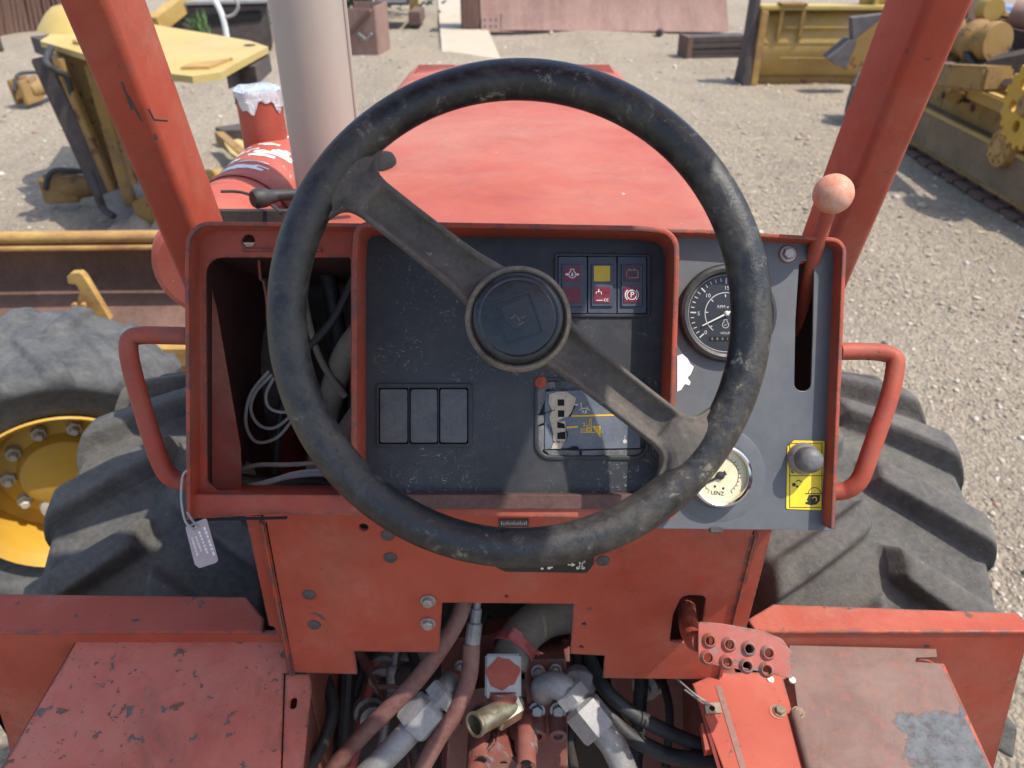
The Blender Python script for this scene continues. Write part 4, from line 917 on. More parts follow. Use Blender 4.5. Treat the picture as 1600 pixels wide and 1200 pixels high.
for x, y, r, d in ((751, 1188, 9, .988), (822, 1192, 8, .975), (787, 1193, 6, 1.0)): b.lathe([(0, .0), (r / 1170, .0)], axis_frame(E(x, y, d), -FWD * .8 - UP * .5), 18)
b.build('port', M['hole'], PUMP)
# square block with cut fitting
bx = axis_frame(E(786, 1056, 1.0), -FWD + UP * .35, RT)
BK = MB().box((-.0235, -.027, -.04), (.0235, .027, 0), bx, .0025).build('hydraulic_block', M['block'], TR)
plate('overspray', [(.0200 * math.cos(a) * (1 + .10 * math.sin(2 * a + 1) + .07 * math.sin(5 * a)), .003 + .0195 * math.sin(a) * (1 + .08 * math.cos(3 * a) + .06 * math.sin(7 * a))) for a in [2 * math.pi * q / 48 for q in range(48)]], [], .0004, bx, M['red'], BK, 0, .0006)
nb = E(782, 1110, 1.0)
m = MB(); m.lathe([(0, .012), (.020, .012), (.0225, .009), (.0225, -.022), (.0, -.022)], axis_frame(nb, -RT * .75 - FWD * .5 - UP * .25), 6); m.build('fitting_nut', M['brass'], BK)
pa_ = E(778, 1114, .985); pb_ = E(741, 1133, .955); ax2 = (pb_ - pa_).normalized()
m = MB(); m.lathe([(.0145, -.03), (.0145, .040), (.0158, .042), (.0158, .046), (.0125, .046), (.0125, -.02), (0, -.02)], axis_frame(pb_ - ax2 * .046, ax2), 32); m.build('open_tube', M['brass'], BK)
m = MB(); m.lathe([(0, .010), (.021, .010), (.021, -.012), (0, -.012)], axis_frame(E(786, 1088, 1.005), UP), 32); m.build('collar', M['pump'], BK)
# big tan hose with red worm clamp
BH = MB().tube([E(925, 945, 1.16), E(893, 955, 1.13), E(850, 966, 1.10), E(818, 990, 1.07), E(802, 1020, 1.05), E(796, 1045, 1.04)], [.030, .030, .029, .028, .026, .024], 24, 8).build('hose', M['hose_tan'], TR)
m = MB(); cx_ = axis_frame(E(803, 1012, 1.05), (E(802, 1020, 1.05) - E(818, 990, 1.07)).normalized(), -FWD)
m.lathe([(.0290, -.007), (.0305, -.006), (.0305, .006), (.0290, .007)], cx_, 36)
m.box((.026, .004, -.008), (.038, .022, .008), cx_, .002)
for k in range(7): m.box((.0300, -.028 + .0035 * k, -.0035), (.0312, -.0265 + .0035 * k, .0035), cx_)
m.build('hose_clamp', M['clamp'], BH)
# left hoses
MB().tube([E(728, 925, .97), E(716, 965, .97), E(690, 1010, .975), E(655, 1058, .98), E(610, 1105, .985), E(560, 1155, .99), E(500, 1225, 1.0)], .0112, 18, 8).build('hose', M['hose_red'], TR)
MB().tube([E(737, 1005, .985), E(732, 1060, .985), E(712, 1112, .985), E(684, 1155, .985), E(640, 1235, .99)], .0112, 18, 8).build('hose', M['hose_red'], TR)
CRP = MB().lathe([(.0085, -.028), (.0100, -.026), (.0100, .012), (.0075, .014), (.0075, .03), (.0055, .032), (.0055, .09)], axis_frame(E(740, 988, .985), (E(747, 925, .985) - E(738, 1005, .985))), 12).build('hose_crimp', M['zinc'], TR, 20)
# elbow fittings with hexagon nuts
def elbow(pts, r, nut, nut_ax, nr, tail, mat):
    A = MB().tube(pts, r, 22, 8).build('hydraulic_pipe', mat, TR, 60)
    c = E(*nut); a = nut_ax.normalized()
    MB().lathe([(0, .016), (nr * .80, .016), (nr, .011), (nr, -.022), (nr * .92, -.027), (0, -.027)], axis_frame(c, a), 6, a0=.3).build('nut', M['zinc'], A)
    MB().lathe([(0, .014), (nr * .72, .014), (nr * .86, .010), (nr * .86, -.006), (0, -.006)], axis_frame(c + a * .026, a), 6, a0=.6).build('lock_nut', M['zinc'], A)
    MB().tube(tail, r * .98, 22, 6).build('pipe_tail', M['zinc'], A, 60)
    return A
a1 = E(693, 1082, 1.0) - E(640, 1140, .985)
A1 = elbow([E(712, 1068, 1.05), E(706, 1068, 1.02), E(694, 1080, 1.0), E(670, 1105, .99)], .0165, (664, 1113, .99), a1, .0265, [E(664, 1113, .99), E(632, 1152, .98), E(600, 1185, .975), E(560, 1225, .975)], M['zinc'])
sp_ = bmesh.new(); 
MB().tube([E(714, 1069, 1.045), E(707, 1069, 1.019), E(703, 1072, 1.014)], .0171, 22, 5).build('overspray', M['red_top'], A1, 60)
a2 = E(885, 1085, 1.0) - E(925, 1135, .985)
elbow([E(848, 1082, 1.06), E(850, 1074, 1.02), E(868, 1070, 1.0), E(888, 1082, .995), E(908, 1106, .99)], .0172, (918, 1117, .985), a2, .0265, [E(918, 1117, .985), E(945, 1148, .978), E(962, 1172, .975), E(985, 1225, .975)], M['zinc'])
MB().lathe([(0, .012), (.020, .012), (.022, .009), (.022, -.012), (0, -.012)], axis_frame(E(905, 1068, 1.05), -FWD + RT * .2), 24).lathe([(0, .016), (.009, .016), (.009, .0)], axis_frame(E(894, 1052, 1.05), -FWD), 16).build('pressure_sender', M['zinc'], TR)
# black hoses on the right
for pts, r in (([E(915, 1000, 1.1), E(928, 1045, 1.06), E(948, 1080, 1.03), E(985, 1112, 1.02), E(1040, 1142, 1.02), E(1112, 1172, 1.03)], .0098), ([E(925, 1050, 1.1), E(945, 1100, 1.04), E(975, 1142, 1.02), E(1015, 1168, 1.01), E(1060, 1184, 1.01), E(1122, 1186, 1.02)], .0105)):
    MB().tube(pts, r, 16, 8).build('hose', M['black'], TR)
m = MB(); q0, q1 = E(1005, 1030, 1.14), E(988, 1250, 1.08)
for k in range(60):
    f = k / 59; c = q0.lerp(q1, f); m.lathe([(.0085, -.002), (.0105, -.001), (.0105, .001), (.0085, .002)], axis_frame(c, q1 - q0), 14)
m.tube([q0, q1], .0086, 14, 0); m.build('conduit', M['black'], TR)
MB().prism([E(985, 1130, 1.11), E(1002, 1130, 1.11), E(1000, 1260, 1.08), E(975, 1260, 1.08)], FWD * .01).build('bracket', M['red'], TR)
# linkage on the left
LK = MB().tube([E(620, 1010, 1.12), E(614, 1052, 1.10)], .0045, 10, 0).tube([E(611, 1085, 1.09), E(590, 1190, 1.06)], .006, 10, 0).lathe([(.009, -.02), (.009, .012), (.005, .016), (0, .016)], axis_frame(E(613, 1058, 1.1), UP), 14).build('linkage', M['zinc'], TR)
MB().box((-.025, -.004, -.03), (.025, .003, .0), axis_frame(E(616, 1073, 1.09), -FWD, RT), .001).build('linkage_bracket', M['rust'], LK)
MB().lathe([(0, .014), (.010, .014), (.016, .008), (.016, -.015)], axis_frame(E(634, 1056, 1.1), -FWD - RT * .3), 20).lathe([(0, .010), (.011, .010), (.013, .005), (.013, -.015)], axis_frame(E(650, 1063, 1.1), -FWD + RT * .3), 20).build('linkage_joint', M['grime'], LK)
MB().tube([E(590, 1035, 1.18), E(570, 1110, 1.15), E(548, 1200, 1.1)], .008, 10).build('hose', M['clamp'], TR)
MB().tube([E(545, 1040, 1.2), E(535, 1200, 1.15)], .012, 10).tube([E(570, 1030, 1.22), E(515, 1210, 1.15)], .009, 10).build('hose', M['black'], TR)
for pts, r, mt in (([E(500, 1040, 1.16), E(520, 1100, 1.1), E(505, 1160, 1.06), E(470, 1220, 1.04)], .009, 'black'), ([E(640, 1010, 1.14), E(655, 1060, 1.1), E(640, 1120, 1.06), E(650, 1200, 1.04)], .007, 'grime'),
        ([E(560, 1020, 1.2), E(600, 1080, 1.14), E(640, 1160, 1.08), E(640, 1220, 1.06)], .008, 'hose_red'), ([E(900, 1020, 1.14), E(905, 1090, 1.1), E(892, 1150, 1.08), E(900, 1220, 1.07)], .007, 'grime'),
        ([E(760, 960, 1.2), E(735, 1010, 1.14), E(742, 1060, 1.1), E(728, 1100, 1.08)], .006, 'black'), ([E(1030, 1050, 1.16), E(1046, 1110, 1.1), E(1040, 1200, 1.06)], .006, 'grime')):
    MB().tube(pts, r, 12, 8).build('hose', M[mt], TR)
for x, y, d, s_ in ((640, 1040, 1.14, .02), (600, 1060, 1.17, .022), (695, 1130, 1.06, .016), (905, 1110, 1.1, .018), (1010, 1070, 1.16, .02), (580, 1120, 1.14, .018)):
    m = MB(); X_ = axis_frame(E(x, y, d), -FWD + RT * .4 * math.sin(x) + UP * .5 * math.cos(y)); m.lathe([(0, 1.1 * s_), (.5 * s_, 1.1 * s_), (.5 * s_, .6 * s_), (s_, .5 * s_), (s_, -.6 * s_), (1.3 * s_, -.7 * s_), (1.3 * s_, -1.6 * s_)], X_, 6 if x % 2 else 18); m.build('fitting', M['pump'] if x % 2 else M['zinc'], TR)
# transmission and frame behind the fittings
MB().prism([E(470, 930, 1.24), E(905, 930, 1.24), E(905, 1110, 1.24), E(700, 1300, 1.22), E(470, 1300, 1.2)], FWD * .03).build('transmission', M['grime'], TR)
MB().prism([E(940, 1000, 1.22), E(1120, 1040, 1.22), E(1150, 1300, 1.2), E(1010, 1300, 1.2)], FWD * .03).prism([E(690, 1000, 1.16), E(818, 985, 1.16), E(890, 1000, 1.16), E(890, 1300, 1.14), E(690, 1300, 1.14)], FWD * .08).build('frame_member', M['pump'], TR)
for sx in (-1, 1): MB().box((sx * .285 - .01, .25, .35), (sx * .285 + .01, 1.0, H - .86)).build('frame_rail', M['red_dark'], TR)

# ---------------- steering wheel
DW = .612
WO = dep(811, 490, DW); XW = frame(WO, RT, UP, -FWD)
k_ = DW / FPX
Rm = (395 - 32) * k_; rt = 31 * k_
SWH = None
def wheel_rim():
    vs = []; fs = []; N, S = 160, 28
    for j in range(N):
        a = 2 * math.pi * j / N
        for i in range(S):
            b = 2 * math.pi * i / S
            ro = rt * (1 + .02 * math.sin(5 * a + 1)) 
            x = math.cos(b) * ro; z = math.sin(b) * ro * .96
            vs.append(((Rm + x) * math.cos(a), (Rm + x) * math.sin(a) * 1.008, z))
    for j in range(N):
        for i in range(S): fs.append((j * S + i, ((j + 1) % N) * S + i, ((j + 1) % N) * S + (i + 1) % S, j * S + (i + 1) % S))
    return MB().add(vs, fs).build('steering_wheel', M['rubber'], TR, 180, XW)
SWH = wheel_rim()
ang = math.atan2(193, -247)
for s_ in (0, 1):
    a = ang + math.pi * s_
    # profile along the spoke: (r, half width, rail height, floor height)
    st = [(.030, .0225, .009, .003), (.043, .0205, .009, .002), (.054, .0190, .009, -.001), (.058, .0184, .009, -.0025), (.09, .0176, .0095, -.0025), (.12, .0173, .010, -.002), (.146, .0176, .011, -.001), (.1465, .0176, .011, .0085), (.152, .0182, .0105, .010), (.158, .0196, .009, .0105), (.163, .0228, .0065, .0105), (.1665, .0280, .004, .011), (.169, .034, .0025, .0112), (.173, .040, .003, .0115), (.180, .042, .004, .0115), (.187, .042, .0, .004)]
    vs = []; fs = []
    for r, hw, zr, zf in st:
        yy = (-hw, -hw * .99, -hw * .90, -hw * .68, -hw * .60, hw * .60, hw * .68, hw * .90, hw * .99, hw)
        zz = (-.006, zr * .55, zr, zr * .92, zf, zf, zr * .92, zr, zr * .55, -.006)
        vs += [(r, y, z) for y, z in zip(yy, zz)] + [(r, hw * .8, -.012), (r, -hw * .8, -.012)]
    n = 12
    for k in range(len(st) - 1):
        for i in range(n): fs.append((k * n + i, k * n + (i + 1) % n, (k + 1) * n + (i + 1) % n, (k + 1) * n + i))
    # curve the outer stations onto the rim circle
    vs = [((math.sqrt(max(r * r - y * y, 1e-6)) if r > .13 else r), y, z) for r, y, z in vs]
    o = MB().add(vs, fs).build('spoke', M['spoke'], SWH, 50, XW @ Matrix.Rotation(a, 4, 'Z'))
    md = o.modifiers.new('round', 'SUBSURF'); md.levels = 2; md.render_levels = 2
    for e in o.data.edges: pass
HX = XW @ Matrix.Translation((-1.5 * k_, -10 * k_, .002))
MB().lathe([(.038, -.03), (.0405, -.012), (.0418, .000), (.0416, .008), (.0402, .0125), (.0382, .0135), (.0368, .0120), (.0358, .009), (.0, .009)], HX, 72).build('hub_ring', M['ring'], SWH, 50)
CAP = MB().lathe([(.0362, .008), (.0360, .0125), (.0345, .0160), (.0322, .0178), (.0300, .0180), (.0292, .0176), (.0288, .0180), (.0278, .0183), (.0, .0192)], HX, 72).build('horn_cap', M['cap'], SWH, 50)
ER = rad(18)
def er(x, y): return (x * math.cos(ER) - y * math.sin(ER), x * math.sin(ER) + y * math.cos(ER))
q = .0150
sq = [er(-q, -q * 1.12), er(q, -q * 1.12), er(q, q * 1.12), er(-q, q * 1.12)]; qi = q * .93
sqi = [er(-qi, -qi * 1.13), er(qi, -qi * 1.13), er(qi, qi * 1.13), er(-qi, qi * 1.13)]
em = [er(-.010, .012), er(.012, .013), er(.008, .003), er(.007, -.006), er(.001, -.0095), er(-.006, -.006), er(-.010, .001)]
plates('emblem_frame', [(sq, [sqi], .0016, .0199)], HX, M['cap'], CAP)
plates('emblem_relief', [(fillet(em, .0015, 3), [], .0012, .0197)], HX, M['cap_dark'], CAP)
plates('emblem_marks', [(line(er(-.006, .001), er(-.001, .0025), .0009), [], .0006, .0202), (line(er(.002, -.001), er(.0055, -.0005), .0008), [], .0006, .0202), (line(er(-.002, -.0055), er(.003, -.0045), .0008), [], .0006, .0202), (line(er(-.0005, .001), er(.0005, -.003), .0008), [], .0006, .0202)], HX, M['blank'], CAP)
MB().tube([XW @ Vector((0, -.006, -.02)), XW @ Vector((0, -.006, -.145))], [.026, .030], 24, 0).build('steering_column', M['trim'], SWH)

# ---------------- the inventory tag hanging from the dash corner
tg0 = d3(292, 812, .028)
TG = empty('inventory_tag', tg0, 'faded pink plastic tag wired to the lower corner of the orange dash', 'tag')
to = fillet([(x, y) for x, y in [((a - 800) * .0006, -(b_ - 600) * .0006) for a, b_ in ((289, 823), (322, 809), (341, 876), (336, 880), (311, 888), (304, 882))]], [.002, .002, .003, 0, .003, 0], 4)
XTg = frame(CAM + FWD * .72, RT, UP, -FWD)
TB = plate('tag_body', to, [circ(((303 - 800) * .0006, -(824 - 600) * .0006), .0022, 12)], .0012, XTg, M['tag'], TG, .0003, 0)
def T2(x, y): return ((x - 800) * .0006, -(y - 600) * .0006)
its = []
tdir = Vector((.27, -.96)); 
for a, b_, w in (((319, 823), (335, 868), 4.2), ((311, 830), (325, 866), 3.4), ((306, 838), (315, 862), 2.9), ((300, 840), (309, 868), 2.9)):
    A, B = Vector(T2(*a)), Vector(T2(*b_)); n = 7
    for k in range(n):
        p = A.lerp(B, (k + .08) / n); r_ = A.lerp(B, (k + random.uniform(.6, .92)) / n); its.append((line(p, r_, w * .0006 * random.uniform(.75, 1)), [], .0002, .0003))
plates('tag_print', its, XTg, M['tag_print'], TB)
MB().tube([d3(292, 735, .034), d3(285, 745, .036), d3(283, 780, .04), d3(288, 810, .042), XTg @ Vector((*T2(298, 822), .003)), XTg @ Vector((*T2(303, 825), .001)), XTg @ Vector((*T2(309, 821), .003)), d3(300, 812, .034), d3(292, 800, .032)], .0011, 8, 6).build('tag_wire', M['wire'], TG)

# ================================================================== THE YARD AROUND IT
def G(x, y, z=0.0): return atz(x, y, z)

# ---------------- neighbouring wheel with yellow rim
WC = Vector((-1.335, 1.83, .41))
NW = empty('parked_loader', (WC.x, WC.y, 0), 'pale worn tyre on a yellow rim with crusted nuts beside the tractor', 'loader')
wr = Matrix.Translation(WC) @ Matrix.Rotation(rad(-62), 4, 'Z')
me = tyre_mesh('tyre', .412, .215, .240, 15, .022, 320, 44, .55, .5); finish('tyre', me, M['tyre2'], NW, wr @ Matrix.Rotation(.11, 4, 'X'), 180)
XR = wr @ Matrix.Rotation(rad(90), 4, 'Y')
RIMO = MB().lathe([(.224, .185), (.247, .216), (.251, .210), (.243, .200), (.226, .170), (.218, .095), (.214, .055), (.180, .040), (.165, .060), (.120, .075), (.110, .110), (.095, .118), (0, .118)], XR, 64).build('rim', M['rim_yellow'], NW, 30)
nutm = None
for k in range(10):
    a = 2 * math.pi * k / 10 + .2
    if nutm is None:
        mb = MB(); mb.lathe([(0, .040), (.010, .040), (.013, .034), (.013, .022), (.021, .020), (.021, .0), (0, 0)], Matrix.Identity(4), 6); nb_ = mb.build('wheel_nut', M['nut'], RIMO, 30); nutm = nb_.data; ob = nb_
    else: ob = link(bpy.data.objects.new('wheel_nut', nutm), RIMO)
    ob.matrix_basis = XR @ Matrix.Translation((.140 * math.cos(a), .140 * math.sin(a), .070))
MB().lathe([(.02, .062), (.045, .08), (.04, .095), (0, .1)], XR @ Matrix.Translation((.10, -.05, .02)), 14).build('hub_crust', M['nut'], RIMO)

# ---------------- rusty mouldboard with yellow edges
MBD = empty('mouldboard', (-2.2, 2.95, 0), 'brown rusted mouldboard with yellow top rod and bottom beam, behind the yellow wheel', 'blade')
x0, x1 = -4.6, -.50
def extr(prof, xa, xb, name, mat, parent, th=.014, skew=.10):
    n = len(prof); vs = []; fs = []
    P = [Vector((0, y, z)) for y, z in prof]
    Q = []
    for i, p in enumerate(P):
        t = (P[min(i + 1, n - 1)] - P[max(i - 1, 0)]).normalized(); Q.append(p + Vector((0, -t.z, t.y)) * -th)
    loop = P + Q[::-1]; m = len(loop)
    K = 14
    for k in range(K):
        f = k / (K - 1); x = xa + (xb - xa) * f
        vs += [(x, p.y + skew * (f - 1) * -1 * 0 + (f - 1) * skew, p.z + .006 * math.sin(9 * f + p.z * 5)) for p in loop]
    for k in range(K - 1):
        for i in range(m): fs.append((k * m + i, k * m + (i + 1) % m, (k + 1) * m + (i + 1) % m, (k + 1) * m + i))
    fs += [tuple(range(m)), tuple((K - 1) * m + i for i in range(m))[::-1]]
    return MB().add(vs, fs).build(name, mat, parent, 40)
pr = [(2.97 + .20 * math.sin(math.pi * t) * .95 + .13 * t, .24 + .375 * t) for t in [i / 14 for i in range(15)]]
extr(pr, x0, x1, 'moldboard_plate', M['rust'], MBD)
MB().tube([(x0, 3.06 - .10, .625), (x1, 3.06, .628)], .026, 14, 0).tube([(x0, 3.04 - .10, .585), (x1, 3.04, .588)], .012, 10, 0).build('top_rod', M['orange_rust'], MBD)
m = MB()
for (za, zb, ya, yb) in ((.165, .245, 2.78, 2.99), (.055, .155, 2.80, 2.97)):
    m.prism([(x0, ya - .1, za), (x0, yb - .1, za), (x0, yb - .1, zb), (x0, ya - .1, zb)], (x1 - x0, .1, 0))
m.build('bottom_beam', M['orange_rust'], MBD)
hk = [(104, 433), (110, 427), (124, 426), (131, 432), (172, 500), (150, 508), (140, 495), (128, 492), (120, 470), (124, 455), (118, 445), (106, 444)]
plate('hook', vl(hk, 2.86), [], .035, vplane(2.86), M['orange_rust'], MBD, .004)
for xx in (114, 128):
    plate('clevis', fillet(vl([(xx - 5, 512), (xx - 5, 480), (xx - 3, 475), (xx + 3, 475), (xx + 5, 480), (xx + 6, 512)], 2.82), .01, 3), [], .02, vplane(2.82), M['orange_rust'], MBD, .003)
MB().beam((-1.42, 2.86, -.02), (-1.42, 2.86, .07), .10, .08).beam((-3.9, 2.76, -.02), (-3.9, 2.76, .07), .10, .08).build('skid_shoe', M['steel_dark'], MBD)

# ---------------- tall yellow frame with a flat top plate
YF = empty('loader_attachment', (G(215, 345).x, G(215, 345).y, 0), 'weathered yellow steel frame topped by a broad pointed plate, standing on the gravel', 'machine part')
ZT = 1.06
tp = [(62, 64), (110, 78), (160, 93), (235, 112), (300, 119), (345, 113), (368, 100), (419, 73), (392, 64), (330, 53), (262, 42), (165, 24), (125, 20), (100, 40)]
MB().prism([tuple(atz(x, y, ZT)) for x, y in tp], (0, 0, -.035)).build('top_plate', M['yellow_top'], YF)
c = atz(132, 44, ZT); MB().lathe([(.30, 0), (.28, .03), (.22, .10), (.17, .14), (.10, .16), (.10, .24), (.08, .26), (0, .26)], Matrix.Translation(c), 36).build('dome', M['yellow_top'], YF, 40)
c = atz(150, 66, ZT); MB().lathe([(.13, .0), (.13, .02), (.09, .02), (.09, .0)], Matrix.Translation(c), 30).build('bushing', M['orange_rust'], YF)
c = atz(390, 71, ZT); MB().lathe([(0, .004), (.035, .003), (.035, 0)], Matrix.Translation(c), 16).build('plate_hole', M['hole'], YF)
edge = [atz(x, y, ZT - .03) for x, y in ((285, 119), (330, 118), (366, 103), (340, 108), (300, 112))]
MB().prism([tuple(p) for p in edge], (0, 0, .045)).build('worn_edge', M['orange_rust'], YF)
MB().prism([tuple(atz(x, y, ZT - .05)) for x, y in ((352, 110), (418, 76), (421, 84), (398, 104), (372, 103))], (0, 0, -.10)).build('tip_bracket', M['steel_dark'], YF)
MB().beam(at(68, 88, 5.02), at(172, 318, 4.98), .13, .10, (0, -1, 0), .01).build('side_post', M['steel_dark'], YF)
MB().prism([tuple(at(x, y, 5.10)) for x, y in ((78, 82), (190, 100), (275, 335), (235, 352), (172, 345))], (0, .04, 0)).build('web_plate', M['yellow_rust'], YF)
MB().beam(at(90, 92, 4.99), at(178, 300, 4.95), .05, .06, (0, -1, 0), .006).beam(at(146, 98, 4.96), at(208, 318, 4.92), .085, .10, (0, -1, 0), .01).build('stiffener', M['yellow_rust'], YF)
m = MB()
for k in range(7): c = at(158 + k * 9, 118 + k * 24, 5.06); m.lathe([(0, .004), (.022, .003), (.022, -.02)], axis_frame(c, (0, -1, 0)), 14)
m.build('bolt_hole', M['hole'], YF)
MB().prism([tuple(at(x, y, 4.9)) for x, y in ((160, 305), (205, 290), (240, 300), (262, 340), (250, 352), (208, 353), (176, 345))], (0, .16, 0)).build('foot', M['steel_grey'], YF)
MB().prism([tuple(at(x, y, 4.75)) for x, y in ((206, 318), (232, 306), (262, 335), (262, 352), (216, 350))], (0, .12, 0)).build('gusset', M['yellow_rust'], YF)
MB().beam(atz(66, 68, ZT - .06), atz(100, 80, ZT - .06), .12, .10).build('corner_bracket', M['steel_dark'], YF)
for k in range(5): hexbolt('bolt', at(100 + 17 * k, 118 + 42 * k, 4.985), (0, -1, .1), .025, .02, M['rust'], YF)
MB().tube([at(80, 74, 5.1), at(72, 96, 4.9), at(86, 110, 4.9), at(104, 120, 4.95), at(112, 150, 4.97)], .02, 10, 6).build('hose', M['black'], YF)
MB().tube([at(140, 268, 4.85), at(152, 300, 4.8), at(160, 325, 4.8), at(178, 338, 4.75)], .022, 10, 6).build('hose', M['black'], YF)
# dead leaves and rags at the foot: folded tan tarpaulin
mb = MB(); nx, ny = 14, 8; P0 = G(205, 352); 
for j in range(ny):
    for i in range(nx): mb.v.append((P0.x + .62 * i / (nx - 1) - .08, P0.y - .25 + .40 * j / (ny - 1), .02 + .13 * abs(math.sin(i * .9 + j * .5)) * math.sin(math.pi * j / (ny - 1)) * math.sin(math.pi * (i + .5) / nx)))
mb.f = [(j * nx + i, j * nx + i + 1, (j + 1) * nx + i + 1, (j + 1) * nx + i) for j in range(ny - 1) for i in range(nx - 1)]
tag(mb.build('tarpaulin', worn('tan dusty canvas', (.20, .165, .12), (.30, .25, .19), 6, .9), None, 60), 'crumpled tan canvas at the foot of the yellow frame', 'tarpaulin')

def cylinder(a, b, r, label, grp, rodend=True):
    a, b = Vector(a), Vector(b); ax = (b - a).normalized(); L_ = (b - a).length
    T = empty('hydraulic_cylinder', ((a + b) / 2), label, 'hydraulic cylinder', grp)
    MB().lathe([(0, .16), (r * .9, .16), (r, .17), (r, L_), (0, L_)], axis_frame(a, ax), 22).build('barrel', M['yellow'], T)
    mb = MB(); X = axis_frame(a, ax, (0, 0, 1))
    mb.lathe([(0, -.02), (r * 1.25, -.01), (r * 1.35, .05), (r * 1.2, .17), (0, .19)], X, 14)
    for s_ in (-1, 1): mb.box((-r * 1.5, s_ * r * .8 - .02, -.13), (r * 1.4, s_ * r * .8 + .02, .10), X, .012)
    mb.build('clevis', M['yellow_rust'], T)
    MB().tube([a + ax * .25 + Vector((0, -.02, r + .03)), a + ax * .02 + Vector((-.02, -.06, r + .07)), a + ax * -.05 + Vector((-.02, -.1, .02))], .018, 10, 5).build('hose', M['black'], T)
    return T
cylinder(G(100, 293, .12), G(372, 276, .12), .062, 'yellow hydraulic cylinder lying behind the foot of the yellow frame', 'loose hydraulic cylinders')
cylinder(G(42, 140, .16), G(112, 118, .2), .085, 'stubby yellow hydraulic cylinder end poking out beside the dark frame post', 'loose hydraulic cylinders')
# small yellow bracket on the gravel behind the air cleaner
SB = empty('steel_bracket', G(375, 245), 'small yellow steel bracket with two bolt holes lying behind the air cleaner', 'bracket')
MB().prism([tuple(G(x, y, .14)) for x, y in ((350, 222), (372, 217), (406, 228), (412, 250), (396, 262), (360, 238))], (0, 0, -.03)).build('plate', M['yellow_top'], SB)
MB().prism([tuple(G(x, y, .06)) for x, y in ((338, 222), (352, 222), (400, 262), (388, 268))], (0, 0, .09)).build('flange', M['yellow_rust'], SB)
MB().prism([tuple(G(x, y, .0)) for x, y in ((340, 220), (392, 212), (408, 216), (400, 224), (352, 226))], (0, 0, .12)).build('rear_lug', M['steel_dark'], SB)
m = MB()
for x, y in ((366, 227), (376, 233)): m.lathe([(0, .003), (.018, .002), (.018, 0)], Matrix.Translation(G(x, y, .141)), 12)
m.build('bolt_hole', M['hole'], SB)

# ---------------- row of brown track shoes at the far left
TKC = empty('track_chain', G(60, 50), 'brown rusted crawler track chain stood on edge at the edge of the yard', 'track chain')
bm0 = MB().box((-.055, -.05, 0), (.045, .05, 1.25), None, .012).box((.0, -.12, .02), (.03, -.04, 1.22), None, .008); s0 = bm0.build('track_shoe', M['rust'], TKC); sme = s0.data
for k in range(19):
    o = s0 if k == 0 else link(bpy.data.objects.new('track_shoe', sme), TKC)
    p = G(-26 + 8.0 * k, 58 - .9 * k + .02 * (k - 9) ** 2)
    o.matrix_basis = Matrix.Translation((p.x, p.y, -.02)) @ Matrix.Rotation(rad(random.uniform(-3, 3) + 4), 4, 'Y') @ Matrix.Rotation(rad(-8 + random.uniform(-3, 3)), 4, 'X') @ Matrix.Rotation(rad(random.uniform(-8, 8)), 4, 'Z') @ Matrix.Scale(random.uniform(.94, 1.04), 4)
MB().box((-.03, -.03, 0), (.03, .03, .5)).build('link', M['steel_dark'], TKC, 30, Matrix.Translation(G(2, 80)))

# ---------------- scrap at the far edge, left of the exhaust
p = G(352, 82)
BX = empty('steel_tank', p, 'grey topped rusty steel tank with a dark slot, lying beyond the yellow plate', 'tank')
RZ = Matrix.Translation(p) @ Matrix.Rotation(rad(14), 4, 'Z')
MB().box((-.62, 0, .02), (.66, .9, .62), RZ, .03).build('body', M['steel_dark'], BX)
MB().box((-.66, -.05, .62), (.70, .95, .66), RZ, .01).build('lid', M['steel_grey'], BX)
plate('slot', fillet([(-.34, .34), (.58, .40), (.58, .54), (-.34, .48)], .05, 4), [], .01, RZ @ Matrix.Rotation(rad(90), 4, 'X'), M['hole'], BX, 0, .012)
p = G(290, 66); o = MB().lathe([(.22, 0), (.24, .2), (.20, .32), (.09, .36), (.09, .44), (0, .46)], Matrix.Translation(p), 20).build('valve_body', worn('pale red casting', (.20, .07, .05), (.34, .17, .13), 8, .8)); tag(o, 'dull red round casting beside the grey topped tank', 'casting')
p = G(288, 56); o = MB().tube([p + Vector((-.12, 0, .52)), p + Vector((-.06, 0, .66)), p + Vector((.04, 0, .68)), p + Vector((.10, 0, .54))], .035, 10, 5).build('lifting_ring', M['yellow']); o.parent = None; tag(o, 'small yellow lifting ring resting on the dull red casting', 'ring')
for i, pts in enumerate(([(330, -8), (342, 12), (350, 34), (355, 62)], [(362, -10), (372, 8), (366, 22), (352, 26), (345, 18)])):
    ps = [at(x, y, 10.6) for x, y in pts]
    if i == 0:
        HS = MB().tube(ps, .035, 10, 8).build('white_hose', M['white']); tag(HS, 'dirty white hose draped over the grey topped tank', 'hose')
    else: MB().tube(ps, .02, 10, 8).build('hose_loop', M['wire'], HS)
o = MB().prism([tuple(G(x, y)) for x, y in ((238, 62), (268, 62), (272, 34), (245, 30))], (0, 0, .18)).build('steel_pallet', M['steel_grey']); tag(o, 'low grey steel slab between the red post and the casting', 'slab')
o = MB().beam(G(240, 40, .45), G(300, -6, .7), .16, .2).build('boom_section', M['yellow']); tag(o, 'thin yellow boom section sloping up behind the red post', 'boom')

